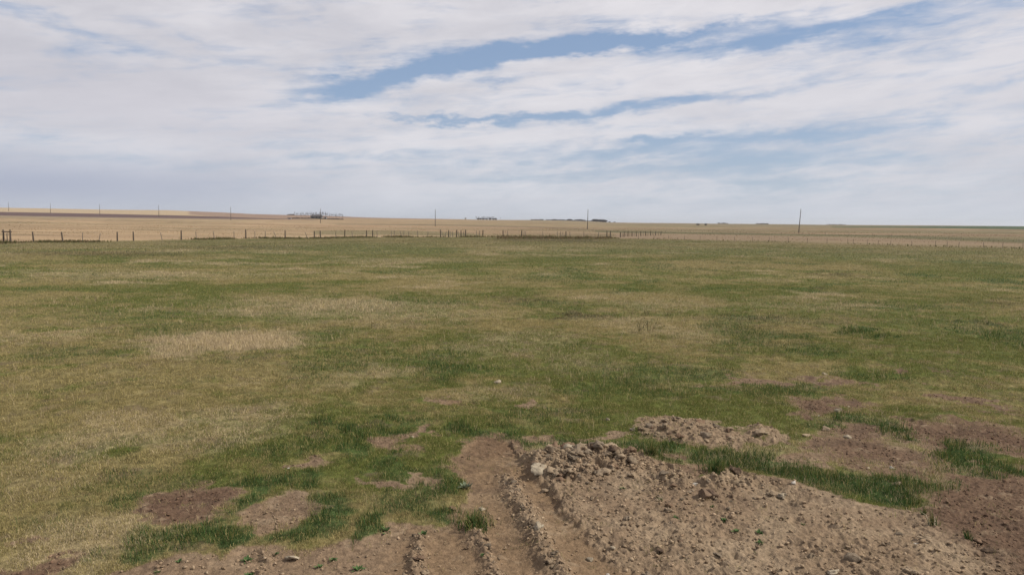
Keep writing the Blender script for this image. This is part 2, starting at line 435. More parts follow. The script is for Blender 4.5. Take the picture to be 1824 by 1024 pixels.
def ground_colour(x, y, z):
    n = len(x)
    r = np.hypot(x, y)
    t = x / np.maximum(y, 1.0)
    lush, straw, brown, g = pasture(x, y)
    c = np.tile(STRAWC * .78, (n, 1))
    c = mixc(c, GREENC * .92, g)
    c = mixc(c, C(.33, .26, .155), straw * .85)
    c = mixc(c, C(.155, .135, .072), sst(45, 110, r) * .5)
    c = mixc(c, BROWNC, brown * .8)
    c = mixc(c, LUSHC * .95, lush * .85)
    sp = fbm(x, y, .12, 3, 91, .65)
    c = c * (.36 + .90 * sp)[:, None]
    th = fbm(x * 3, y, .09, 3, 93, .7); c = c * (.55 + .9 * th)[:, None]
    # hollows of bare grey earth between the plants
    bare = sst(.60, .72, fbm(x, y, .5, 4, 92, .65)) * .55 * (1 - sst(20, 40, r))
    c = mixc(c, C(.125, .092, .06), bare)
    m = (r < 32) & (y > 2.5)
    if m.any():
        _, soil, red, rough, rid, lane, crest = near_detail(x[m], y[m])
        xs, ys = x[m], y[m]
        tone = fbm(xs, ys, .8, 5, 95, .6)
        s = mixc(np.tile(TAN, (m.sum(), 1)), PALE, np.clip(sst(.45, .75, tone) * .6 + rough * .45 + rid * .2, 0, 1))
        s = mixc(s, C(.175, .116, .066), lane * .6)
        s = mixc(s, REDC, np.clip(red * (.75 + .5 * (tone - .5)), 0, 1))
        s = mixc(s, DARKE, sst(.60, .75, fbm(xs, ys, .35, 4, 96, .65)) * .35)
        s = mixc(s, PALE * 1.02, sst(.66, .8, fbm(xs, ys, .18, 3, 97, .6)) * .45)
        s = s * (.62 + .76 * fbm(xs, ys, .05, 4, 98, .75))[:, None]
        c[m] = mixc(c[m], s, sst(.12, .45, soil + (fbm(xs, ys, .22, 3, 122, .65) - .5) * .3))
    # beyond the fence: cured grass and fields
    sw = 4.0 + 16 * sst(-.1, .2, t)
    far = sst(-1.0, 1.0, (y - fence_y(t) - (fbm(x, y, 9, 2, 99) - .5) * 3) / sw)
    if (far > 0).any():
        tt = np.clip((t + .66) / 1.32, 0, 1)
        fc = mixc(np.tile(C(.275, .198, .118), (n, 1)), C(.150, .122, .068), sst(.3, .72, tt))
        # long bands across the slope
        u = x * .26 + y * .96
        band = fbm(x * .22, u, 42, 4, 101, .6); b2 = fbm(x * .10, u, 16, 3, 102, .6)
        fc = fc * (.58 + .56 * band + .28 * b2)[:, None]
        fc = mixc(fc, C(.150, .130, .068), sst(.50, .72, fbm(x * .5, y * 1.3, 34, 5, 103, .65)) * .5)
        fc = fc * (.62 + .76 * fbm(x * .35, y, 5, 4, 107, .7))[:, None]
        fc = mixc(fc, C(.34, .262, .162), sst(.56, .74, fbm(x * .3, y, 14, 4, 108, .65)) * .5)
        fc = mixc(fc, C(.26, .165, .11), sst(.55, .72, fbm(x * .3, y, 95, 3, 104, .6)) * .4)
        # elevation of the surface as seen over the pasture, in fine steps, keeps the field edges along the contour
        upy = 388.0 + (912 + t * F) * .00873 - (z - EYE) / np.maximum(y, 1) * F
        px = 912 + t * F
        wv = (fbm(x, y, 90, 3, 105) - .5) * 1.2
        up = upy + wv * .5
        def strip(pxs, top, bot, soft=.35):
            a, b = np.interp(px, pxs, top), np.interp(px, pxs, bot)
            ok = sst(pxs[0] - 6, pxs[0] + 2, px) * (1 - sst(pxs[-1] - 2, pxs[-1] + 10, px))
            return sst(a - soft, a + soft, up) * (1 - sst(b - soft, b + soft, up)) * ok
        fm = strip([-400, 0, 200, 330, 430], [384, 384.5, 387, 389, 390], [387, 387.5, 389.5, 391, 391.5], .6)       # greyish stubble foot
        fc = mixc(fc, C(.20, .165, .115), fm * .7)
        fm = strip([-400, 0, 100, 200, 300, 400, 500, 560], [377, 377.6, 379.2, 381.2, 383.6, 386.4, 389.8, 390.8], [383.5, 384, 385.8, 387.2, 388.6, 389.7, 391.2, 391.6])
        fc = mixc(fc, C(.100, .066, .062), fm)                                                                     # ploughed strip
        fm = strip([-400, 0, 150, 330, 400], [360, 360, 360, 360, 360], [377.2, 377.4, 380.2, 383.8, 385], .3)
        fc = mixc(fc, C(.35, .275, .18), fm * .9)                                                                   # pale stubble on the hill
        fm = strip([340, 400, 520, 640, 800], [360, 360, 360, 360, 360], [382.5, 386.5, 389.6, 389.6, 391.2], .4)
        fc = mixc(fc, C(.215, .150, .115), fm * .85)                                                                # brownish far slope
        fm = strip([1480, 1600, 1700, 1830, 2200], [403.2, 403.4, 402.6, 402.8, 403], [404.4, 405.4, 407, 409, 410], .5)
        fc = mixc(fc, C(.045, .070, .034), fm * .95)                                                                 # green crop, far right
        fm = strip([1060, 1110, 1200, 1400, 1600, 1830, 2200], [411, 411.4, 413, 416.4, 419.5, 427, 435], [413.5, 415, 416.4, 419.4, 423.5, 432, 440], .6)
        fc = mixc(fc, C(.095, .088, .045), fm * .85)                                                                # rough dark grass along the far track
        fm = strip([1095, 1130, 1250, 1400, 1600, 1830, 2200], [417, 417.5, 417.5, 420.5, 425, 434, 442], [427, 428, 430, 433.5, 438.5, 444, 450], .7)
        fc = mixc(fc, C(.215, .155, .102), fm * .75)                                                                 # pale grass between fence and track
        fm = strip([560, 610, 700, 800, 850], [411, 410.5, 410, 413, 417], [417, 418.5, 418, 420, 420], .8)
        fc = mixc(fc, C(.150, .130, .068), fm * .75)                                                                # grassy bank
        fm = strip([600, 800, 950, 1050, 1100], [399, 399.6, 403.5, 408, 410.5], [400.6, 401.6, 405.4, 409.4, 411.8], .3)
        fc = mixc(fc, C(.125, .100, .062), fm * .6)
        c = mixc(c, fc, far)
    # rough dark growth under the fence
    dk = np.exp(-((y - fence_y(t)) / 2.4) ** 2) * sst(.35, .6, fbm(x, y, 7, 3, 106))
    c = mixc(c, C(.085, .080, .036), np.clip(dk * 1.0, 0, 1) * (t < .14) * .6)
    return np.clip(c, .01, 1)

# ------------------------------------------------------------------ mesh and material helpers
def mesh_from(name, verts, faces, mat=None, colours=None, smooth=False):
    """faces: (n, 3) or (n, 4) integer array"""
    verts = np.ascontiguousarray(verts, np.float32); faces = np.ascontiguousarray(faces, np.int32)
    me = bpy.data.meshes.new(name)
    n, kk = faces.shape
    me.vertices.add(len(verts)); me.vertices.foreach_set('co', verts.ravel())
    me.loops.add(n * kk); me.loops.foreach_set('vertex_index', faces.ravel())
    me.polygons.add(n); me.polygons.foreach_set('loop_start', np.arange(0, n * kk, kk, dtype=np.int32))
    if colours is not None:
        a = me.color_attributes.new('tint', 'FLOAT_COLOR', 'POINT')
        cc = np.ones((len(verts), 4), np.float32); cc[:, :3] = colours
        a.data.foreach_set('color', cc.ravel())
    me.update(calc_edges=True)
    if smooth: me.polygons.foreach_set('use_smooth', np.ones(n, bool))
    if mat: me.materials.append(mat)
    return me

def link(name, me, parent=None, loc=None):
    o = bpy.data.objects.new(name, me); col.objects.link(o)
    if parent: o.parent = parent
    if loc is not None: o.location = loc
    return o

def tag(o, label=None, cat=None, group=None, kind=None):
    if label: o['label'] = label
    if cat: o['category'] = cat
    if group: o['group'] = group
    if kind: o['kind'] = kind
    return o

def empty(name, loc, rz=0.0):
    o = bpy.data.objects.new(name, None); col.objects.link(o)
    o.empty_display_size = .2; o.location = loc; o.rotation_euler = (0, 0, rz)
    return o

def new_mat(name):
    m = bpy.data.materials.new(name); m.use_nodes = True
    nt = m.node_tree; b = nt.nodes['Principled BSDF']
    b.inputs['Specular IOR Level'].default_value = .06
    b.inputs['Roughness'].default_value = .9
    return m, nt, b

def noisy(name, c1, c2, scale=8, rough=.9, bump=0.0, bscale=None, detail=5, vary=.0):
    m, nt, b = new_mat(name); X.nt = nt
    tc = nt.nodes.new('ShaderNodeTexCoord')
    n = xnoise(nt, tc.outputs['Object'], scale, detail, .6)
    c = xmix(nt, xsmooth(n, .3, .7), c1, c2)
    if vary:
        oi = nt.nodes.new('ShaderNodeObjectInfo')
        v = X(oi.outputs['Random']) * (2 * vary) + (1 - vary)
        mul = nt.nodes.new('ShaderNodeVectorMath'); mul.operation = 'SCALE'
        nt.links.new(c.s, mul.inputs[0]); nt.links.new(v.s, mul.inputs['Scale']); c = X(mul.outputs[0])
    nt.links.new(c.s, b.inputs['Base Color']); b.inputs['Roughness'].default_value = rough
    if bump:
        bp = nt.nodes.new('ShaderNodeBump'); bp.inputs['Strength'].default_value = bump; bp.inputs['Distance'].default_value = .02
        nb = xnoise(nt, tc.outputs['Object'], bscale or scale * 4, 6, .65)
        nt.links.new(nb.s, bp.inputs['Height']); nt.links.new(bp.outputs[0], b.inputs['Normal'])
    return m

def tint_mat(name, amount=.35, scale=30, bump=.25, translucent=0.0):
    """albedo from the per-vertex tint, broken up by fine noise"""
    m, nt, b = new_mat(name); X.nt = nt
    at_ = nt.nodes.new('ShaderNodeAttribute'); at_.attribute_name = 'tint'
    c = X(at_.outputs['Color'])
    geo = nt.nodes.new('ShaderNodeNewGeometry')
    if amount:
        n = xnoise(nt, geo.outputs['Position'], scale, 5, .7)
        n2 = xnoise(nt, geo.outputs['Position'], scale * 3.1, 4, .75)
        f = (n - .5) * (2.4 * amount) + (n2 - .5) * (2.4 * amount) + .93
        mul = nt.nodes.new('ShaderNodeVectorMath'); mul.operation = 'SCALE'
        nt.links.new(c.s, mul.inputs[0]); nt.links.new(f.s, mul.inputs['Scale']); c = X(mul.outputs[0])
    nt.links.new(c.s, b.inputs['Base Color'])
    if bump:
        bp = nt.nodes.new('ShaderNodeBump'); bp.inputs['Strength'].default_value = bump; bp.inputs['Distance'].default_value = .02
        nb = xnoise(nt, geo.outputs['Position'], scale * 2.2, 5, .65)
        nt.links.new(nb.s, bp.inputs['Height']); nt.links.new(bp.outputs[0], b.inputs['Normal'])
    if translucent:
        tr = nt.nodes.new('ShaderNodeBsdfTranslucent'); nt.links.new(c.s, tr.inputs['Color'])
        mx = nt.nodes.new('ShaderNodeMixShader'); mx.inputs[0].default_value = translucent
        nt.links.new(b.outputs[0], mx.inputs[1]); nt.links.new(tr.outputs[0], mx.inputs[2])
        nt.links.new(mx.outputs[0], nt.nodes['Material Output'].inputs['Surface'])
    return m

M_ground = tint_mat('ground_surface', .42, 22, .85)
M_grass = tint_mat('grass_blade', 0, 1, 0, .28)
M_soil = tint_mat('clod_soil', .25, 40, .15)

# ------------------------------------------------------------------ the ground, one sheet to the skyline
def ring_radii():
    rs = [0.0, 2.0, 3.5, 4.6, 5.3]
    r = 5.8
    while r < 14: rs.append(r); r += .0115 + .0011 * (r - 5.8)
    while r < 45: rs.append(r); r *= 1.0042
    while r < 420: rs.append(r); r *= 1.010
    while r < 2200: rs.append(r); r *= 1.02
    while r < 30000: rs.append(r); r *= 1.18
    return np.array(rs[1:])
rr = ring_radii()
front = np.linspace(-R(41), R(41), 1240)
back = np.linspace(R(41), R(319), 72)[1:-1]
ang = np.concatenate([front, back])
na, nr = len(ang), len(rr)
gx = (rr[:, None] * np.sin(ang)[None, :]).ravel(); gy = (rr[:, None] * np.cos(ang)[None, :]).ravel()
gz = height(gx, gy)
gc = ground_colour(gx, gy, gz)
i = np.arange(nr - 1)[:, None] * na + np.arange(na)[None, :]
j = np.arange(nr - 1)[:, None] * na + (np.arange(na)[None, :] + 1) % na
quads = np.stack([i, i + na, j + na, j], -1).reshape(-1, 4)[:, ::-1]
# close the middle with a small fan of quads turned to one extra vertex
gv = np.stack([gx, gy, gz], 1)
gv = np.vstack([gv, [[0, 0, 0]]]); gc = np.vstack([gc, gc[:1]])
cen = len(gv) - 1
fan = np.stack([np.full(na // 2, cen), (np.arange(na // 2) * 2) % na, (np.arange(na // 2) * 2 + 1) % na, (np.arange(na // 2) * 2 + 2) % na], 1)[:, ::-1]
g_me = mesh_from('ground', gv, np.vstack([quads, fan]), M_ground, gc, True)
ground = link('ground', g_me)
tag(ground, 'rolling prairie ground with dry pasture and bare churned soil', kind='structure')

# ------------------------------------------------------------------ grass blades
def blades(x, y, z, h, w, lean, yaw, colr, tipmix=.25, bend=True):
    """each blade a bent, tapering strip of three faces"""
    n = len(x)
    ldir = rng.uniform(0, 2 * np.pi, n)
    cx, cy = np.cos(yaw), np.sin(yaw)
    lx, ly = np.cos(ldir), np.sin(ldir)
    rows = []
    for f, ww in ((0, 1.0), (.55, .75)):
        hz_ = h * f * np.cos(lean * f); off = h * f * np.sin(lean * f)
        for s in (-1, 1):
            rows.append(np.stack([x + s * cx * w * ww * .5 + lx * off, y + s * cy * w * ww * .5 + ly * off, z + hz_ - (.006 if f == 0 else 0)], 1))
    off = h * (.55 * np.sin(lean * .55) + .45 * np.sin(np.minimum(lean * 1.5, 1.75))); hz_ = h * (.55 * np.cos(lean * .55) + .45 * np.cos(np.minimum(lean * 1.5, 1.75)))
    rows.append(np.stack([x + lx * off, y + ly * off, z + hz_], 1))
    v = np.stack(rows, 1).reshape(-1, 3)
    b = np.arange(n)[:, None] * 5
    f = np.concatenate([b + [0, 1, 3], b + [0, 3, 2], b + [2, 3, 4]], 0)
    cc = np.repeat(colr[:, None, :], 5, 1).copy()
    cc[:, 4, :] = cc[:, 4, :] * (1 - tipmix) + STRAWC * tipmix
    return v, f, cc.reshape(-1, 3)

def scatter(r0, r1, density, half=R(38)):
    area = half * (r1 * r1 - r0 * r0)
    n = int(area * density)
    r = np.sqrt(rng.uniform(r0 * r0, r1 * r1, n)); a = rng.uniform(-half, half, n)
    return r * np.sin(a), r * np.cos(a)

def vary(n, s=.22): return (1 + rng.normal(0, s, n)).clip(.45, 1.7)[:, None]

def soil_of(x, y):
    s = np.zeros(len(x)); m = np.hypot(x, y) < 32
    if m.any():
        s[m] = near_masks(x[m], y[m])[0]
    return s

def sward(bands):
    vs, fs, cs, base = [], [], [], 0
    for r0, r1, dens, hs, ws in bands:
        x, y = scatter(r0, r1, dens)
        t = x / np.maximum(y, 1)
        s = soil_of(x, y)
        lush, straw, brown, g = pasture(x, y)
        clump = fbm(x, y, .22, 2, 120)
        keep = (rng.random(len(x)) > np.clip(s * (.55 + .95 * fbm(x, y, .25, 3, 121, .6)), 0, .985) ** .8) & (rng.random(len(x)) < np.clip((clump - .12) * 2.2, .22, 1)) & (y < fence_y(t))
        keep &= ~((s > .6) & (rng.random(len(x)) < .6))
        x, y, lush, straw, brown, g, s = (q[keep] for q in (x, y, lush, straw, brown, g, s))
        n = len(x)
        u = rng.random(n)
        green = u < np.clip(g * .9, .04, .9)
        c = np.where(green[:, None], GREENC * 1.25, STRAWC * 1.12)
        isl = rng.random(n) < lush * .8
        c = np.where(isl[:, None], LUSHC * 1.05, c)
        iss = rng.random(n) < straw * .95
        c = np.where(iss[:, None], C(.44, .355, .225), c)
        isb = rng.random(n) < brown * .8
        c = np.where(isb[:, None], BROWNC, c)
        c = mixc(c, C(.175, .152, .082), sst(45, 110, np.hypot(x, y)) * .5)
        c = c * vary(n, .2)
        c = np.where((rng.random(n) < .07)[:, None], STRAWC * 1.75, c)
        dead = ~green & ~isl
        h = hs * rng.gamma(5, .2, n) * (.6 + .8 * clump[keep]) * (1 + .5 * isl + 1.6 * iss * (straw > .55) * (np.hypot(x, y) > 18) + .3 * isb)
        w = ws * rng.uniform(.7, 1.3, n)
        lean = np.where(dead, rng.uniform(.5, 1.35, n), rng.uniform(.3, 1.2, n))
        z = height(x, y)
        v, f, cc = blades(x, y, z, h, w, lean, rng.uniform(0, np.pi, n), c)
        vs.append(v); fs.append(f + base); cs.append(cc); base += len(v)
    return np.vstack(vs), np.vstack(fs), np.vstack(cs)

v, f, cc = sward([(5.8, 10, 8200, .031, .0033), (10, 15, 4600, .034, .0045), (15, 24, 1800, .036, .0066), (24, 42, 500, .038, .0105), (42, 75, 115, .045, .020), (75, 160, 19, .06, .045)])
grass = link('pasture_grass', mesh_from('pasture_grass', v, f, M_grass, cc))
tag(grass, 'short grazed pasture grass, straw and olive green, covering the field up to the fence', 'grass', kind='stuff')

# taller dark green growth round the bare soil
def lush_growth():
    x, y = scatter(6, 26, 3000)
    wx, wy = warp(x, y)
    m = np.zeros(len(x))
    for e, s in LUSH_E: m = np.maximum(m, ellmask(wx, wy, e, .4) * s)
    m = m * sst(.36, .60, fbm(x, y, .42, 4, 130, .7) + .03)
    s = soil_of(x, y)
    sd = s * (.55)
    r = np.hypot(x, y)
    keep = rng.random(len(x)) < (m * (1 - sd) * np.where(r > 14, .4, .8)) ** 1.3
    keep &= m > .25
    x, y, m, r = x[keep], y[keep], m[keep], r[keep]
    n = len(x)
    c = LUSHC * vary(n, .25)
    alt = rng.random(n)
    c = np.where((alt < .38)[:, None], GREENC * 1.05 * vary(n, .2), c)
    c = np.where((alt > .88)[:, None], STRAWC * 1.0, c)
    h = (.035 + .065 * m) * rng.gamma(5, .2, n)
    w = .0046 * rng.uniform(.5, 1.7, n) * np.clip(r / 9, 1, 2.2)
    return blades(x, y, height(x, y), h, w, rng.uniform(.1, .95, n), rng.uniform(0, np.pi, n), c, .08)
v, f, cc = lush_growth()
lushg = link('lush_grass', mesh_from('lush_grass', v, f, M_grass, cc))
tag(lushg, 'taller dark green grass ringing the bare soil patches', 'grass', kind='stuff')

def stems():
    x, y = scatter(6, 34, 5)
    s = soil_of(x, y); lush, straw, brown, g = pasture(x, y)
    keep = (rng.random(len(x)) > s * 1.3) & (rng.random(len(x)) < .25 + straw + .8 * sst(.5, .7, fbm(x, y, 2.2, 3, 180)))
    x, y = x[keep], y[keep]; n = len(x)
    rep_ = 5
    x = (x[:, None] + rng.normal(0, .03, (n, rep_))).ravel(); y = (y[:, None] + rng.normal(0, .03, (n, rep_))).ravel(); n = len(x)
    # dead straw lying on the bare soil
    lx, ly = scatter(6, 14, 260)
    ls = soil_of(lx, ly)
    kp = (ls > .15) & (rng.random(len(lx)) < .9 * (1.05 - ls) + .05)
    lx, ly = lx[kp], ly[kp]; m = len(lx)
    lv, lf, lc = blades(lx, ly, height(lx, ly) + .006, rng.uniform(.03, .09, m), np.full(m, .0035), np.full(m, 1.4), rng.uniform(0, 3.14, m), C(.33, .26, .16) * vary(m, .3), .2)
    r = np.hypot(x, y)
    v_, f_, c_ = blades(x, y, height(x, y), rng.gamma(9, .015, n), .0032 * np.clip(r / 8, 1, 3.5) * rng.uniform(.7, 1.3, n), rng.uniform(.1, .95, n), rng.uniform(0, 3.14, n), C(.36, .29, .17) * vary(n, .2), .2)
    return np.vstack([v_, lv]), np.vstack([f_, lf + len(v_)]), np.vstack([c_, lc])
v, f, cc = stems()
st_ = link('dry_stems', mesh_from('dry_stems', v, f, M_grass, cc))
tag(st_, 'thin pale dry seed stems standing loosely through the pasture', 'grass', kind='stuff')

# rank growth along the fence line
def fence_growth():
    vs = []
    t = rng.uniform(-.72, .72, 26000)
    midz = (t > -.02) & (t < .128)
    y = fence_y(t) + np.where(midz, rng.normal(-3.5, 4.0, len(t)), rng.normal(0, 1.3, len(t))); x = t * y
    left = t < .14
    k_ = sst(.38, .62, fbm(x, y, 6, 3, 140)) * np.where(left, .9, .03)
    mid = (t > -.02) & (t < .128)
    k_ = np.maximum(k_, mid * .8)
    keep = rng.random(len(t)) < k_
    x, y, t, mid = x[keep], y[keep], t[keep], mid[keep]; n = len(x)
    c = np.where((rng.random(n) < np.where(mid, .25, .6))[:, None], C(.105, .108, .042), C(.18, .135, .075)) * vary(n, .25)
    h = rng.gamma(6, .036, n) * np.where(mid, 1.5, 1.0)
    return blades(x, y, height(x, y), h, .10 * rng.uniform(.6, 1.4, n), rng.uniform(.1, .7, n), rng.uniform(-.5, .5, n), c, .1)
v, f, cc = fence_growth()
fg = link('fence_line_grass', mesh_from('fence_line_grass', v, f, M_grass, cc))
tag(fg, 'rank dark grass and dead stalks growing along the foot of the fence', 'grass', kind='stuff')

def cured_grass():
    x, y = scatter(100, 420, .9)
    t = x / y
    k_ = sst(.40, .66, fbm(x * .4, y, 8, 4, 170, .65))
    keep = (y > fence_y(t) + 1) & (rng.random(len(x)) < k_ * np.clip(160 / y, .3, 1))
    x, y = x[keep], y[keep]; n = len(x)
    z = height(x, y)
    c = ground_colour(x, y, z) * rng.uniform(1.0, 1.6, n)[:, None]
    r = np.hypot(x, y)
    return blades(x, y, z, rng.gamma(6, .020, n), .08 * rng.uniform(.6, 1.5, n) * r / 150, rng.uniform(.5, 1.2, n), rng.uniform(-.5, .5, n), c, .15)
v, f, cc = cured_grass()
cg = link('cured_grass', mesh_from('cured_grass', v, f, M_grass, cc))
tag(cg, 'cured pale straw grass on the open land beyond the fence', 'grass', kind='stuff')

# ------------------------------------------------------------------ clods and stones
def ico(sub):
    bm = bmesh.new(); bmesh.ops.create_icosphere(bm, subdivisions=sub, radius=1)
    v = np.array([q.co[:] for q in bm.verts]); f = np.array([[q.index for q in p.verts] for p in bm.faces]); bm.free()
    return v, f

def rock_shape(seed, sub=3, facets=9, rough=.10, flat_z=.75, stretch=1.2):
    g = np.random.default_rng(seed)
    v, f = ico(sub)
    v = v / np.linalg.norm(v, axis=1)[:, None]
    for _ in range(facets):
        nrm = g.normal(size=3); nrm /= np.linalg.norm(nrm); d = g.uniform(.42, .85)
        e = np.maximum(0, v @ nrm - d); v = v - e[:, None] * nrm
    for fr, am in ((1.7, rough * 1.2), (3.9, rough * .9), (8, rough * .6), (15, rough * .35)):
        ph = g.uniform(0, 6.28, 9)
        dsp = np.sin(v[:, 0] * fr + ph[0] + 1.3 * np.sin(v[:, 1] * fr + ph[1])) + np.sin(v[:, 1] * fr * 1.1 + ph[2] + 1.3 * np.sin(v[:, 2] * fr + ph[3])) + np.sin(v[:, 2] * fr * .9 + ph[4] + 1.3 * np.sin(v[:, 0] * fr + ph[5]))
        v = v * (1 + am * dsp / 2)[:, None]
    v = v * np.array([stretch, 1 / stretch, flat_z])
    v[:, 2] = np.where(v[:, 2] < -.45, -.45 + (v[:, 2] + .45) * .25, v[:, 2])
    ext = np.abs(v[:, 0]).max()
    return v / ext * .5, f            # about one unit long

def rock_mat(name, a, b, bump=.9, sc=5): return noisy(name, a, b, sc, .95, bump, sc * 3, 6, .2)
M_tan = rock_mat('tan_clod', (.215, .160, .108), (.32, .25, .172))
M_pale = rock_mat('pale_stone', (.25, .205, .15), (.35, .30, .22), .6)
M_white = rock_mat('white_stone', (.37, .34, .29), (.47, .43, .37), .4)
M_grey = rock_mat('grey_stone', (.170, .132, .094), (.245, .196, .142))
M_dark = rock_mat('dark_clod', (.085, .058, .042), (.16, .115, .078), 1.0)
M_red = rock_mat('reddish_clod', (.15, .098, .064), (.21, .145, .098))
MATS = dict(tan=M_tan, pale=M_pale, white=M_white, grey=M_grey, dark=M_dark, red=M_red)
def clod_shape(seed):
    g = np.random.default_rng(seed); V, Fc, b = [], [], 0
    for k_ in range(5):
        v, f = rock_shape(seed * 7 + k_, 2 if k_ else 3, 15, .2, .72, 1.08)
        if k_ == 0: v = v * .86
        else:
            a = g.uniform(0, 6.28); q = g.uniform(.22, .38)
            v = v * g.uniform(.28, .5) + [q * math.cos(a), q * math.sin(a) * .9, g.uniform(-.14, .16)]
        V.append(v); Fc.append(f + b); b += len(v)
    return np.vstack(V), np.vstack(Fc)
SHAPES = [clod_shape(100 + i) for i in range(12)]
STONE_SHAPES = [rock_shape(300 + i, 3, 12, .10, .72, 1.1) for i in range(5)]
_rock_me = {}
def rock_mesh(i, mat, kind):
    if (i, mat, kind) not in _rock_me:
        v, f = (STONE_SHAPES[i % 5] if kind == 'stone' else SHAPES[i])
        _rock_me[(i, mat, kind)] = mesh_from(kind, v, f, MATS[mat], None, False)
    return _rock_me[(i, mat, kind)]

def put_rock(name, x, y, size, mat, label, cat, group=None, shape=None, rz=None, sz=(1, 1, 1), sink=.22):
    i = rng.integers(0, len(SHAPES)) if shape is None else shape
    o = link(name, rock_mesh(int(i), mat, name))
    o.scale = (size * sz[0], size * sz[1], size * sz[2])
    o.rotation_euler = (rng.uniform(-.25, .25), rng.uniform(-.25, .25), rng.uniform(0, 6.28) if rz is None else rz)
    o.location = (x, y, h1(x, y) + size * sz[2] * (.36 - sink))
    return tag(o, label, cat, group)

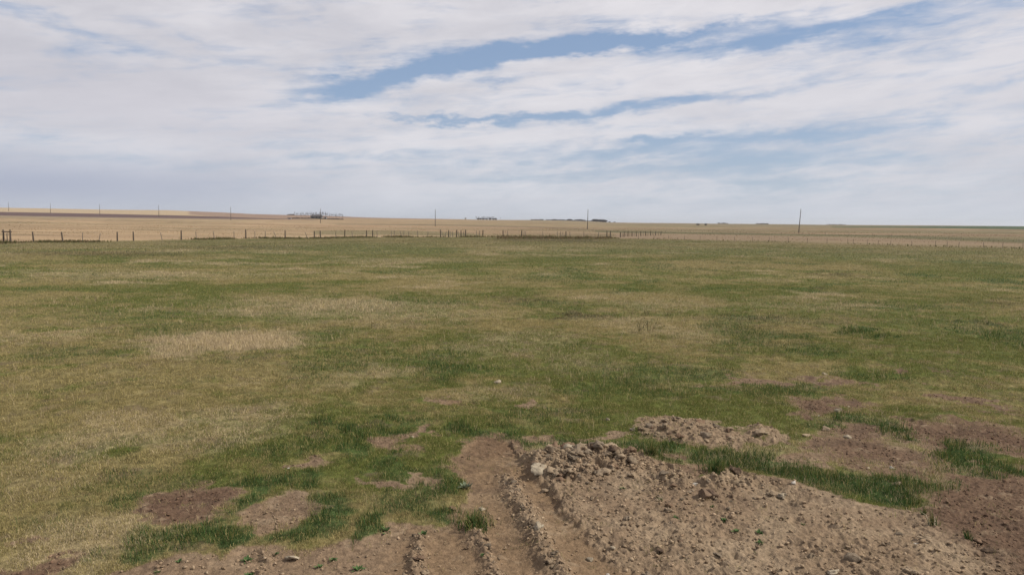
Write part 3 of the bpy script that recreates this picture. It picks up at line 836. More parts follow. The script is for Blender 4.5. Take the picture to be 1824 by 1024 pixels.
STONES = [  # px, py(base), width px, material, squash, name, category, label
    (1050, 991, 17, 'pale', (1, 1, .95), 'stone', 'stone', 'pale cream rounded stone lying alone in the smooth wheel lane'),
    (1083, 1016, 9, 'white', (1, 1, .8), 'stone', 'stone', 'small off-white pebble at the bottom edge right of the wheel lane'),
    (1091, 976, 11, 'pale', (1, .8, .8), 'stone', 'stone', 'small pale pebble at the right rim of the smooth wheel lane'),
    (1153, 1022, 26, 'grey', (1, 1, .9), 'clod', 'clod', 'rounded grey-tan clod at the bottom edge, right of the smooth wheel lane'),
    (1178, 980, 22, 'dark', (1, 1, .9), 'clod', 'clod', 'dark-faced clod standing just above the rounded grey-tan one'),
    (1519, 998, 32, 'grey', (1, .9, .95), 'stone', 'stone', 'largest grey stone in the right foreground, angular with a ridged top'),
    (1482, 1020, 30, 'pale', (1, .9, .75), 'clod', 'clod', 'pale domed clod at the bottom edge below the largest grey stone'),
    (1621, 1017, 34, 'tan', (1, .8, .7), 'clod', 'clod', 'wide tan clod at the bottom edge right of the largest grey stone'),
    (1761, 980, 28, 'dark', (1, .7, .6), 'clod', 'clod', 'dark pointed clod on the red-brown soil at the far right'),
    (1746, 962, 30, 'red', (1, .8, .45), 'clod', 'clod', 'flat brown slab of earth just above the dark pointed clod'),
    (1655, 962, 46, 'tan', (1, .7, .22), 'crust_slab', 'soil slab', 'pale flat crust of dried mud where tan soil meets red-brown soil'),
    (1632, 966, 9, 'white', (1, .7, .6), 'stone', 'stone', 'white chip of stone left of the pale flat mud crust'),
    (1468, 667, 12, 'pale', (1, .9, .85), 'stone', 'stone', 'whitish round stone on top of the far red soil mound'),
    (1492, 735, 12, 'pale', (1, .9, 1.0), 'stone', 'stone', 'pale angular stone on the red patch below the far mound'),
    (1458, 739, 6, 'white', (1, .8, .6), 'stone', 'stone', 'tiny white pebble left of the pale angular stone on the red patch'),
    (1512, 724, 9, 'pale', (1, .6, .5), 'stone', 'stone', 'flat pale chip behind the pale angular stone on the red patch'),
    (1433, 776, 21, 'tan', (1, .8, .6), 'stone', 'stone', 'flat-topped tan stone in the grass between the far heap and the red soil'),
    (1509, 777, 20, 'pale', (1, .7, .45), 'stone', 'stone', 'long pale stone lying flat on red-brown soil among green grass'),
    (1471, 765, 13, 'tan', (1, .9, .7), 'stone', 'stone', 'small tan stone at the upper rim of the red-brown soil'),
    (1588, 832, 9, 'white', (1, .8, .7), 'stone', 'stone', 'white pebble at the lower edge of the big red-brown patch above the green strip'),
    (1546, 834, 9, 'pale', (1, .8, .7), 'stone', 'stone', 'pale pebble left of the white one above the green strip'),
    (886, 680, 15, 'pale', (1, .8, .75), 'stone', 'stone', 'lone pale stone lying in the open pasture'),
    (514, 834, 8, 'white', (1, .8, .6), 'stone', 'stone', 'small white pebble in the grass above the red patch on the left'),
    (1093, 832, 27, 'dark', (1, .9, 1.05), 'clod', 'clod', 'dark upright lump of earth at the right end of the heap crest'),
    (961, 850, 42, 'pale', (1, .8, .75), 'clod', 'clod', 'largest pale clod at the left corner of the heap'),
    (970, 872, 24, 'tan', (1, .9, .9), 'clod', 'clod', 'tan clod below the largest pale clod, beside the wheel lane'),
    (996, 862, 34, 'red', (1, .8, .65), 'clod', 'clod', 'pinkish broad clod right of the largest pale clod'),
    (1035, 814, 24, 'tan', (1, .9, .95), 'clod', 'clod', 'tan knob standing up from the middle of the heap crest'),
    (985, 826, 28, 'tan', (1, .8, .8), 'clod', 'clod', 'tan clod behind the largest pale clod on the heap crest'),
    (1012, 816, 22, 'pale', (1, .9, .8), 'clod', 'clod', 'pale clod left of the tan knob on the heap crest'),
    (958, 954, 26, 'pale', (1, .9, .9), 'clod', 'clod', 'pale blocky clod topping the tallest ridge between the wheel ruts'),
    (749, 1002, 22, 'red', (1, .9, .8), 'clod', 'clod', 'orange-brown clod on the leftmost rut ridge'),
    (756, 1022, 22, 'tan', (1, .9, .9), 'clod', 'clod', 'tan clod below the orange-brown clod on the leftmost rut ridge'),
    (807, 902, 20, 'red', (1, .8, .35), 'soil_slab', 'soil slab', 'reddish flat slab of earth above the green tussock at the ruts'),
    (858, 902, 13, 'pale', (1, .9, .8), 'stone', 'stone', 'pale pebble above the right end of the green tussock at the ruts'),
    (867, 980, 18, 'grey', (1, .9, .9), 'clod', 'clod', 'grey clod on the middle rut ridge'),
    (523, 993, 26, 'pale', (1, .9, .7), 'clod', 'clod', 'pale clod under the dark grass at bottom left'),
    (1237, 873, 10, 'white', (1, .9, .9), 'stone', 'stone', 'small white stone above the largest dark earth lump'),
    (1413, 872, 10, 'white', (1, .9, .8), 'stone', 'stone', 'white pebble at the lower edge of the long green strip'),
    (1393, 892, 24, 'pale', (1, .8, .8), 'clod', 'clod', 'right one of two pale clods below the long green strip'),
    (1376, 889, 22, 'tan', (1, .8, .8), 'clod', 'clod', 'left one of two pale clods below the long green strip'),
    (1597, 867, 18, 'tan', (1, .9, .8), 'stone', 'stone', 'tan stone half buried inside the long green strip'),
    (1354, 778, 42, 'tan', (1, .6, .40), 'clod', 'clod', 'broad tan slab of earth right of the far heap'),
    (1311, 848, 26, 'dark', (1, .9, .75), 'clod', 'clod', 'dark purplish lump at the foot of the long green strip'),
    (735, 778, 10, 'pale', (1, .8, .8), 'stone', 'stone', 'small pale stone beside the pinkish bare patch left of the ruts'),
    (1083, 748, 9, 'pale', (1, .8, .8), 'stone', 'stone', 'pale pebble in the grass above the heap'),
    (1126, 768, 14, 'pale', (1, .9, .9), 'clod', 'clod', 'round pale clod at the left end of the far heap'),
    (1242, 757, 20, 'grey', (1, .8, .8), 'clod', 'clod', 'grey clod at the top of the far heap'),
    (1195, 778, 24, 'dark', (1, .8, .8), 'clod', 'clod', 'dark clod on the front of the far heap'),
    (1448, 992, 20, 'tan', (1, .9, .8), 'clod', 'clod', 'tan clod left of the largest grey stone'),
    (1600, 948, 16, 'grey', (1, .8, .7), 'clod', 'clod', 'greyish clod on the tan slope left of the pale mud crust'),
    (1628, 937, 18, 'dark', (1, .6, .6), 'clod', 'clod', 'dark flat clod above the pale mud crust'),
    (1700, 690, 8, 'red', (1, .7, .6), 'clod', 'clod', 'small reddish clod in the pasture above the right red mound'),
    (1280, 988, 18, 'grey', (1, .9, .8), 'clod', 'clod', 'grey clod alone on the fine tan soil in the middle foreground'),
]
for px, py, wpx, mat, sq, nm, cat, lab in STONES:
    x, y = flat(px, py)
    put_rock(nm, x, y, wpx / F * y * 1.05, mat, lab, cat, sz=sq)

# the largest lump is a pair of broken halves in one mass
def big_lump():
    x, y = flat(1261, 892)
    s = 46 / F * y
    v1, f1 = rock_shape(501, 4, 12, .13, .95, 1.0); v2, f2 = rock_shape(502, 4, 12, .13, .9, 1.1)
    v = np.vstack([v1 * .78 + [-.16, -.06, 0], v2 * .62 + [.22, .08, -.06]]); f = np.vstack([f1, f2 + len(v1)])
    o = link('earth_lump', mesh_from('earth_lump', v * s, f, M_dark), None, (x, y, h1(x, y) + s * .16))
    tag(o, 'largest dark brown earth lump, split in two, on the tan slope below the green strip', 'clod')
big_lump()

# many clods: regions with their own label; the largest are individuals, the rest is crumb
REGIONS = [
    ('heap crest', [(945, 845), (985, 803), (1050, 797), (1110, 808), (1150, 835), (1100, 855), (1000, 868)], 105, (11, 38), 'dry tan clod in the jumble on the near heap crest', 'clods on the near heap'),
    ('heap slope', [(990, 880), (1100, 858), (1180, 850), (1260, 900), (1200, 960), (1090, 940)], 34, (6, 22), 'tan clod on the slope running down from the near heap', 'clods on the heap slope'),
    ('far heap', [(1125, 768), (1180, 752), (1250, 748), (1310, 775), (1310, 790), (1200, 792)], 54, (8, 26), 'tan clod in the far heap behind the grass', 'clods on the far heap'),
    ('tall ridge', [(895, 850), (912, 852), (960, 950), (1000, 1018), (970, 1018), (925, 930)], 34, (9, 18), 'grey-tan clod along the tallest ridge between the wheel ruts', 'clods on the tallest rut ridge'),
    ('mid ridge', [(838, 935), (858, 940), (890, 1018), (866, 1018)], 16, (8, 15), 'grey-tan clod along the middle rut ridge', 'clods on the middle rut ridge'),
    ('left ridge', [(738, 945), (758, 945), (752, 1020), (730, 1020)], 12, (8, 14), 'grey-tan clod along the leftmost rut ridge', 'clods on the leftmost rut ridge'),
    ('strip foot', [(1240, 872), (1330, 862), (1420, 900), (1400, 930), (1300, 915)], 24, (8, 16), 'tan clod in the broken ground below the long green strip', 'clods below the green strip'),
    ('foreground', [(1150, 985), (1300, 940), (1560, 960), (1640, 1010), (1500, 1022), (1180, 1022)], 22, (6, 17), 'tan clod scattered over the right foreground soil', 'clods on the foreground soil'),
]
def in_poly(px, py, poly):
    return poly_sd(np.array([px], float), np.array([py], float), [tuple(map(float, p)) for p in poly])[0] > 0
for nm, poly, count, (s0, s1), lab, grp in REGIONS:
    xs = [p[0] for p in poly]; ys = [p[1] for p in poly]
    done = 0
    while done < count:
        px, py = rng.uniform(min(xs), max(xs)), rng.uniform(min(ys), max(ys))
        if not in_poly(px, py, poly): continue
        x, y = flat(px, py)
        wpx = s0 + (s1 - s0) * rng.power(.42)
        mat = rng.choice(['tan', 'tan', 'tan', 'tan', 'grey', 'red'] if 'heap' in nm or nm == 'foreground' else ['tan', 'grey', 'tan', 'grey', 'dark'])
        if mat == 'pale' and rng.random() < .5: mat = 'tan'
        put_rock('clod', x, y, wpx / F * y, str(mat), lab, 'clod', grp, sz=(1, rng.uniform(.75, 1), rng.uniform(.65, .95)), sink=.28)
        done += 1

def crumbs():
    """uncountable small crumbs of soil"""
    x, y = scatter(5.9, 16, 1300)
    _, soil, red, rough, rid, lane, crest = near_detail(x, y)
    p = soil * (.13 + .7 * rough * (.12 + crest) + .8 * np.clip(rid, 0, 1)) * (1 - .75 * lane * (rid < .2)) * (.3 + 1.3 * fbm(x, y, .6, 3, 150))
    keep = (rng.random(len(x)) < p * .62) & (soil > .5)
    x, y, rough, red, rid = x[keep], y[keep], rough[keep], red[keep], rid[keep]
    n = len(x)
    iv, if_ = ico(1)
    size = .0095 * (1 + rng.pareto(2.6, n)).clip(1, 2.4) * (1 + .3 * rough)
    jit = 1 + rng.normal(0, .28, (n, len(iv)))
    v = iv[None] * jit[:, :, None]
    for _ in range(4):                                   # broken faces
        nr_ = rng.normal(size=(n, 3)); nr_ /= np.linalg.norm(nr_, axis=1)[:, None]
        e = np.maximum(0, np.einsum('nvk,nk->nv', v, nr_) - rng.uniform(.25, .7, n)[:, None])
        v = v - e[:, :, None] * nr_[:, None, :]
    sc = rng.uniform(.7, 1.2, (n, 1, 3)) * np.array([1, 1, .75])
    v = v * sc * size[:, None, None]
    th = rng.uniform(0, 6.28, n); ca, sa = np.cos(th)[:, None], np.sin(th)[:, None]
    vx = v[:, :, 0] * ca - v[:, :, 1] * sa; vy = v[:, :, 0] * sa + v[:, :, 1] * ca
    z = height(x, y)
    v = np.stack([vx + x[:, None], vy + y[:, None], v[:, :, 2] + z[:, None] + (size * .3)[:, None]], 2).reshape(-1, 3)
    f = (np.arange(n)[:, None, None] * len(iv) + if_[None]).reshape(-1, 3)
    c = mixc(np.tile(TAN * 1.1, (n, 1)), PALE * 1.15, rng.random(n))
    c = mixc(c, REDC * 1.2, np.clip(red, 0, 1) * .85) * vary(n, .2)
    return v, f, np.repeat(c, len(iv), 0)
v, f, cc = crumbs()
cr = link('soil_crumbs', mesh_from('soil_crumbs', v, f, M_soil, cc))
tag(cr, 'countless small crumbs of dry tan soil over the bare ground', 'soil crumbs', kind='stuff')

# ------------------------------------------------------------------ small plants on the soil
M_leaf = noisy('sprout_leaf', (.055, .10, .035), (.10, .145, .055), 6, .8)
M_leafpale = noisy('pale_leaf', (.13, .16, .10), (.22, .24, .17), 6, .7)
M_dead = noisy('dead_leaf', (.42, .36, .24), (.58, .52, .38), 6, .8)
def leafy(seed, n=22, h=.06, broad=.016):
    g = np.random.default_rng(seed); V, Fc = [], []
    for _ in range(n):
        a = g.uniform(0, 6.28); L = h * g.uniform(.6, 1.3); tilt = g.uniform(.3, 1.25); w = broad * g.uniform(.6, 1.2)
        d = np.array([math.cos(a), math.sin(a), 0]); s = np.array([-d[1], d[0], 0]); o = d * g.uniform(0, h * .5)
        p = lambda q: o + d * L * q * math.sin(tilt * (.6 + .6 * q)) + np.array([0, 0, L * q * math.cos(tilt * (.6 + .6 * q))])
        b = len(V)
        V += [p(0), p(.5) - s * w, p(.5) + s * w, p(1.0)]
        Fc += [[b, b + 1, b + 3], [b, b + 3, b + 2]]
    return np.array(V), np.array(Fc)
def tufty(seed, n=60, h=.14, spread=.05, w=.006):
    g = np.random.default_rng(seed)
    a = g.uniform(0, 6.28, n); q = np.minimum(np.abs(g.normal(0, .45, n)), .85) * spread * (1 + .35 * np.sin(a * 3 + seed))
    return blades(q * np.cos(a), q * np.sin(a), np.zeros(n), h * g.uniform(.3, 1.15, n) * np.clip(1.15 - .4 * q / spread, .35, 1), w * g.uniform(.6, 1.5, n), g.uniform(.1, 1.15, n), g.uniform(0, 3.14, n), np.where(g.random((n, 1)) < .16, STRAWC[None], np.where(g.random((n, 1)) < .35, GREENC[None], LUSHC[None])) * (1 + g.normal(0, .22, (n, 1))), .08)
LEAFY = [mesh_from('weed_sprout', *leafy(700 + i, 18 + 4 * i), M_leaf) for i in range(4)]
PALEM = mesh_from('weed_sprout', *leafy(720, 26), M_leafpale)
SPROUTS = [(1291, 930, 22, 'weed sprout left of the lower pair on the tan slope below the lump'), (1312, 948, 18, 'weed sprout below the largest dark lump'), (1352, 948, 20, 'weed sprout right of the lowest lump sprouts'), (1353, 966, 16, 'lowest weed sprout on the tan slope below the lump'),
    (1110, 876, 16, 'green weed sprout high on the heap slope'), (1177, 894, 12, 'faint green weed sprout in the middle of the heap slope'), (1203, 924, 14, 'green weed sprout low on the heap slope'),
    (439, 992, 26, 'green weed sprout on bare soil left of the pale bottom-left clod'), (592, 996, 22, 'upper right of two weed sprouts right of the pale bottom-left clod'), (569, 1008, 18, 'lower left of two weed sprouts right of the pale bottom-left clod'),
    (638, 1012, 28, 'low spreading weed left of the leftmost wheel lane'), (444, 1020, 26, 'weed sprout at the bottom edge left of the pale bottom-left clod'), (490, 984, 20, 'weed sprout touching the dark grass beside the pale bottom-left clod'),
    (686, 943, 32, 'greyish weed at the top of the leftmost wheel lane'), (753, 950, 24, 'weed growing at the head of the leftmost rut ridge'), (861, 992, 14, 'weed sprout on the middle rut ridge'),
    (319, 998, 24, 'dark weed sprout at the edge of the bottom-left bare soil'), (281, 1016, 18, 'leftmost weed sprout on the bottom-left bare soil'), (1430, 935, 14, 'small weed below the right pale clod'), (1268, 905, 10, 'weed sprout at the foot of the largest dark lump')]
for i, (px, py, wpx, lab) in enumerate(SPROUTS):
    x, y = flat(px, py)
    o = link('weed_sprout', LEAFY[i % 4], None, (x, y, h1(x, y) - .004))
    s = wpx / F * y / .15; o.scale = (s, s, s * .8); o.rotation_euler = (0, 0, rng.uniform(0, 6.28))
    tag(o, lab, 'weed')
x, y = flat(830, 866)
o = link('weed_sprout', PALEM, None, (x, y, h1(x, y))); s = 24 / F * y / .11; o.scale = (s, s, s)
tag(o, 'whitish-green leafy weed beside the head of the wheel lanes', 'weed')
TUFTS = [(1662, 935, 30, 36, 'grass tuft with bleached dead blades at the pale mud crust', True), (1725, 958, 20, 32, 'thin green grass tuft left of the flat brown slab', False), (1644, 918, 16, 26, 'small green grass tuft above the tuft with bleached blades', False),
         (1275, 852, 66, 34, 'round dark green tussock at the left end of the long green strip', False), (845, 938, 130, 44, 'wide green tussock lying across the wheel ruts', False), (1160, 815, 60, 34, 'green tussock between the near heap and the far heap', False)]
for i, (px, py, wpx, hpx, lab, dead) in enumerate(TUFTS):
    x, y = flat(px, py); w = wpx / F * y
    v, f, cc = tufty(800 + i, 50 if wpx < 40 else (420 if wpx > 100 else 260), hpx / F * y * .95, w * .36, .006)
    r_ = empty('grass_tuft', (x, y, h1(x, y) - .005)) if dead else None
    o = link('green_blades' if dead else 'grass_tuft', mesh_from('grass_tuft', v, f, M_grass, cc), r_)
    if dead:
        g = np.random.default_rng(5); n = 7; a = g.uniform(0, 6.28, n)
        v, f, cc = blades(.03 * np.cos(a), .03 * np.sin(a), np.zeros(n), .15 * g.uniform(.6, 1.2, n), np.full(n, .009), g.uniform(.6, 1.2, n), g.uniform(0, 3, n), np.tile(STRAWC, (n, 1)))
        link('dead_blades', mesh_from('dead_blades', v, f, M_dead), r_)
        tag(r_, lab, 'grass tuft')
    else:
        o.location = (x, y, h1(x, y) - .005); tag(o, lab, 'grass tuft')

# ------------------------------------------------------------------ fences
M_post = noisy('weathered_wood', (.060, .048, .038), (.125, .100, .080), 9, .9, .4)
M_postgrey = noisy('grey_wood', (.13, .11, .09), (.21, .18, .15), 9, .9, .4)
M_wire = noisy('rusty_wire', (.12, .10, .09), (.20, .17, .15), 30, .6)
def post_mesh(rad, h, seed, mat):
    g = np.random.default_rng(seed); n = 8; V = []; Fc = []
    zs = [-.25, 0, .3, .6, .85, 1.0]
    for k_, q in enumerate(zs):
        for a in range(n):
            rr_ = rad * (1.12 - .22 * max(q, 0)) * (1 + g.normal(0, .05))
            V.append((rr_ * math.cos(a * 2 * math.pi / n), rr_ * math.sin(a * 2 * math.pi / n), q * h + (g.normal(0, .012) if q == 1 else 0)))
    for k_ in range(len(zs) - 1):
        for a in range(n):
            b = (a + 1) % n; Fc.append([k_ * n + a, k_ * n + b, (k_ + 1) * n + b, (k_ + 1) * n + a])
    t0 = (len(zs) - 1) * n
    Fc += [[t0, t0 + 1, t0 + 2, t0 + 3], [t0, t0 + 3, t0 + 4, t0 + 5], [t0, t0 + 5, t0 + 6, t0 + 7]]
    return mesh_from('post', np.array(V), np.array(Fc), mat, None, True)
STOUT = [post_mesh(.095, 1.32, 900 + i, M_post) for i in range(3)]
M_pale_post = noisy('bleached_wood', (.17, .135, .10), (.25, .20, .155), 9, .9, .4)
FAINT = [post_mesh(.036, 1.22, 920 + i, M_pale_post) for i in range(3)]
THIN = [post_mesh(.05, 1.22, 910 + i, M_postgrey) for i in range(3)]
def tube(pts, rad, n=4):
    V, Fc = [], []
    for k_, p in enumerate(pts):
        for a in range(n): V.append((p[0], p[1] + rad * math.cos(a * 6.2832 / n), p[2] + rad * math.sin(a * 6.2832 / n)))
    for k_ in range(len(pts) - 1):
        for a in range(n):
            b = (a + 1) % n; Fc.append([k_ * n + a, k_ * n + b, (k_ + 1) * n + b, (k_ + 1) * n + a])
    return np.array(V), np.array(Fc)

def build_fence(label, posts, ypx, hs=1.0, wires=(.35, .7, 1.02), name='wire_fence', faint=False):
    """posts: (photo column, stout?, lean towards the right in degrees)"""
    xs = [p[0] for p in ypx]; ys = [p[1] for p in ypx]
    pts = []
    for p, st, ln in posts:
        x, y = flat(p, float(np.interp(p, xs, ys)))
        pts.append((x, y, h1(x, y), st, ln))
    o0 = pts[0]
    root = empty(name, o0[:3])
    for i, (x, y, z, st, ln) in enumerate(pts):
        o = link('fence_post', (FAINT if faint else STOUT if st else THIN)[i % 3], root, (x - o0[0], y - o0[1], z - o0[2]))
        o.rotation_euler = (rng.normal(0, .03), R(ln) + rng.normal(0, .015), rng.uniform(0, 6))
        if ln:
            o.rotation_euler = (0, R(ln), 0)
        s = hs * rng.uniform(.93, 1.07) * (1.0 if st else .95)
        o.scale = (1, 1, s)
    for wz in wires:
        path = [(x - o0[0], y - o0[1], z - o0[2] + wz * hs) for x, y, z, st, ln in pts]
        link('wire_strand', mesh_from('wire_strand', *tube(path, .0018), M_wire), root)
    tag(root, label, 'fence')
    return root
P1 = [(60, 1, -4), (112, 1, -6), (147, 0, 3), (176, 0, 12), (209, 1, 0), (238, 1, -1), (289, 0, -11), (323, 1, 0), (350, 0, -5), (382, 0, -8), (417, 0, 0), (438, 1, 0), (454, 0, 1),
      (473, 0, 0), (493, 0, -24), (508, 1, 0), (548, 0, -22), (560, 1, 0), (571, 1, 0), (598, 0, 2), (614, 1, 0), (628, 0, -6), (653, 1, 0), (664, 1, 0), (672, 0, 0), (697, 0, 0), (702, 0, 3), (715, 0, -12), (719, 0, 4),
      (728, 0, 0), (744, 0, 0), (762, 0, 2), (785, 1, -2), (790, 0, -18), (792, 0, 18), (799, 1, 0), (802, 0, 0), (806, 0, 2), (813, 1, 3), (817, 0, -6), (821, 1, 0), (826, 0, 0), (829, 1, 0), (849, 0, 0), (854, 0, 3), (860, 1, 0),
      (896, 1, 0), (904, 0, 0), (929, 1, 0), (933, 0, 2), (936, 0, -3), (967, 0, 0), (993, 0, 0), (998, 0, 3), (1003, 0, -4), (1008, 1, 0), (1015, 0, 0), (1040, 0, 0), (1066, 0, 2), (1081, 1, 0), (1087, 1, 0)]
build_fence('long left wire fence with dark leaning wooden posts along the pasture edge', P1, FENCE_PX, 1.05)
# H-brace at the left end
def brace():
    x, y = flat(13, 431); z = h1(x, y)
    root = empty('fence_brace', (x, y, z))
    for dx_, dy_ in ((-.52, .12), (.48, -.1)):
        o = link('brace_post', STOUT[0], root, (dx_, dy_, 0)); o.scale = (1.05, 1.05, 1.22)
    o = link('brace_post', THIN[1], root, (.0, .0, 0)); o.scale = (1, 1, .95)
    v, f = tube([(-.62, .0, 1.36), (.58, .0, 1.33)], .07, 8)
    link('rail', mesh_from('rail', v, f, M_post, None, True), root)
    tag(root, 'wooden H-brace of posts and a top rail at the left end of the fence', 'fence brace')
brace()
P2 = [(1137, 0, 0), (1165, 0, 0), (1191, 0, 0), (1219, 0, 2), (1247, 0, 0), (1277, 0, -2), (1308, 0, 0), (1340, 0, 0), (1370, 0, 0), (1404, 0, 3), (1438, 0, 0), (1473, 0, 0), (1510, 0, 0), (1520, 0, 0), (1545, 0, -4), (1564, 0, 2), (1586, 0, 5), (1624, 0, 0),
      (1666, 0, 0), (1687, 0, 0), (1708, 1, 0), (1752, 0, 0), (1786, 0, 0), (1822, 0, 0)]
build_fence('right fence line with small thin posts where the green pasture meets pale grass', P2, FENCE2_PX, .70, wires=(), faint=True)
P3 = [(1105 + 3.2 * i + .045 * i * i, int(i % 2 == 0), 0) for i in range(19)]
Y3 = [(1100, 424), (1105, 423.5), (1125, 421.6), (1150, 420), (1180, 418.6), (1200, 418)]
build_fence('receding middle fence of closely spaced posts running away beyond the corner', P3, Y3, .85)
P4 = [(984, 0, 0), (988, 0, 0), (992, 0, 0), (1075, 0, 0), (1110, 0, 0), (1150, 0, 0), (1185, 1, 0), (1195, 0, 0), (1230, 0, 0), (1269, 0, 0), (1330, 0, 0), (1392, 0, 0), (1430, 0, 0), (1470, 1, 0), (1512, 1, 0), (1554, 0, 0), (1588, 0, 0), (1621, 1, 0), (1666, 1, 0), (1690, 0, 0), (1712, 0, 0), (1762, 0, 0), (1815, 0, 0)]
Y4 = [(980, 408.5), (1075, 411), (1110, 412.4), (1200, 414.5), (1300, 416.3), (1400, 418), (1500, 420), (1600, 422), (1700, 425.5), (1830, 430)]
build_fence('far right fence line along the dark strip of rough grass near the poles', P4, Y4, .65, wires=(), faint=True)

# ------------------------------------------------------------------ power poles: equal spans on one straight line
M_pole = noisy('pole_wood', (.075, .062, .052), (.13, .11, .095), 3, .9, .3)
M_ins = noisy('insulator', (.30, .30, .31), (.42, .42, .43), 8, .4)
def pole_mesh():
    n = 10; V, Fc = [], []
    zs = [-1.2, 0, 2, 5, 7.5, 8.9]
    for q in zs:
        r_ = .19 - .010 * q
        for a in range(n): V.append((r_ * math.cos(a * 6.2832 / n), r_ * math.sin(a * 6.2832 / n), q))
    for k_ in range(len(zs) - 1):
        for a in range(n):
            b = (a + 1) % n; Fc.append([k_ * n + a, k_ * n + b, (k_ + 1) * n + b, (k_ + 1) * n + a])
    t0 = (len(zs) - 1) * n
    Fc += [[t0, t0 + 1, t0 + 2, t0 + 3], [t0, t0 + 3, t0 + 4, t0 + 5], [t0, t0 + 5, t0 + 6, t0 + 7], [t0, t0 + 7, t0 + 8, t0 + 9]]
    return mesh_from('pole', np.array(V), np.array(Fc), M_pole, None, True)
POLE = pole_mesh()
iv, if_ = tube([(0, 0, 0)] * 2, .06, 8)
iv = np.array([(r_ * math.cos(a * .7854), r_ * math.sin(a * .7854), z_) for z_, r_ in ((0, .045), (.08, .09), (.14, .05), (.2, .09), (.27, .03)) for a in range(8)])
if_ = np.array([[k_ * 8 + a, k_ * 8 + (a + 1) % 8, (k_ + 1) * 8 + (a + 1) % 8, (k_ + 1) * 8 + a] for k_ in range(4) for a in range(8)])
INS = mesh_from('insulator', iv, if_, M_ins, None, True)
cv, cf = tube([(-.28, 0, 0), (.28, 0, 0)], .04, 6)
BRK = mesh_from('bracket', cv, cf, M_ins)
POLE_LAB = ['tallest power pole, leaning right, nearest of the line', 'upright power pole right of the middle beside the dark shelterbelt', 'upright power pole left of the middle, left of the clump of trees', 'power pole standing in front of the farmstead trees',
            'power pole left of the farmstead at the tip of the ploughed strip', 'power pole on the left crossing the thin part of the ploughed strip', 'power pole on the left, third from the left frame edge', 'power pole on the left, second from the left frame edge', 'smallest power pole at the left frame edge']
LEANS = [3.0, 1.0, 0, .5, 0, 0, -.5, .5, 0]
for k_ in range(9):
    x, y = 295 * (.369 - .2537 * k_), 295 * (1 + .195 * k_)
    root = empty('power_pole', (x, y, h1(x, y) - .1), .9)
    root.rotation_euler = (0, R(LEANS[k_]), 0)
    link('pole', POLE, root)
    if k_ < 6:
        link('insulator', INS, root, (0, 0, 8.88))
        link('bracket', BRK, root, (0, -.18, 7.9))
    tag(root, POLE_LAB[k_], 'power pole', 'power poles in a line across the prairie')

# ------------------------------------------------------------------ trees and farm on the skyline
M_bark = noisy('bare_twig', (.060, .052, .048), (.10, .088, .08), 1, .9)
M_dark_leaf = noisy('shelterbelt_twigs', (.036, .030, .024), (.070, .056, .044), .8, .9)
def bare_tree(seed, h, upright):
    g = np.random.default_rng(seed); V, Fc = [], []
    def limb(p, d, L, r_, depth):
        q = p + d * L
        s = np.cross(d, [0.3, 1, .1]); s /= np.linalg.norm(s); u = np.cross(d, s)
        b = len(V)
        for pt, rad in ((p, r_), (q, r_ * .6)):
            for a in range(3): V.append(pt + rad * (math.cos(a * 2.094) * s + math.sin(a * 2.094) * u))
        for a in range(3): Fc.append([b + a, b + (a + 1) % 3, b + 3 + (a + 1) % 3, b + 3 + a])
        if depth == 0: return
        for _ in range(4 if depth > 1 else 3):
            nd = d * (upright + .4) + g.normal(0, .45, 3) + np.array([0, 0, .25]); nd /= np.linalg.norm(nd)
            limb(p + d * L * g.uniform(.45, 1), nd, L * g.uniform(.5, .75), r_ * .55, depth - 1)
    limb(np.array([0, 0, -.2]), np.array([0, 0, 1.0]), h * .42, h * .016, 4)
    v = np.array(V); v[:, 2] *= h / v[:, 2].max()
    return mesh_from('bare_tree', v, np.array(Fc), M_bark)
BARE = [bare_tree(40 + i, 7.0, .9) for i in range(5)]
def shrub(seed, h, wid):
    g = np.random.default_rng(seed); n = 900
    p = g.normal(0, 1, (n, 3)); p /= np.linalg.norm(p, axis=1)[:, None]
    lob = 1 + .25 * np.sin(p[:, 0] * 4 + seed) * np.sin(p[:, 1] * 3 + 2 * seed)
    p = p * (g.random(n) ** .45 * lob)[:, None] * np.array([wid / 2, wid / 2, h * .47]) + np.array([0, 0, h * .48])
    p[:, 2] = np.maximum(p[:, 2], .1)
    d1 = g.normal(0, 1, (n, 3)); d1 /= np.linalg.norm(d1, axis=1)[:, None]; d2 = np.cross(d1, g.normal(0, 1, (n, 3))); d2 /= np.linalg.norm(d2, axis=1)[:, None]
    s = h * .07
    V = np.stack([p - d1 * s, p + d2 * s * .6, p + d1 * s, p - d2 * s * .6], 1).reshape(-1, 3)
    Fc = np.arange(n * 4).reshape(n, 4)
    tv, tf = tube([(0, 0, 0)] * 2, .1, 4)
    st = []
    for a in range(5):
        an = a * 1.256; b = np.array([math.cos(an), math.sin(an), 0])
        st.append(np.array([b * .12, b * .12 + [.1, 0, 0], b * wid * .22 + [.05, 0, h * .6], b * wid * .22 + [0, .05, h * .6]]))
    V = np.vstack([V] + st); Fc = np.vstack([Fc, np.arange(n * 4, n * 4 + 20).reshape(5, 4)])
    return mesh_from('shrub', V, Fc, M_dark_leaf)
SHRUB = [shrub(60 + i, 4.0, 5.5 + i) for i in range(4)]

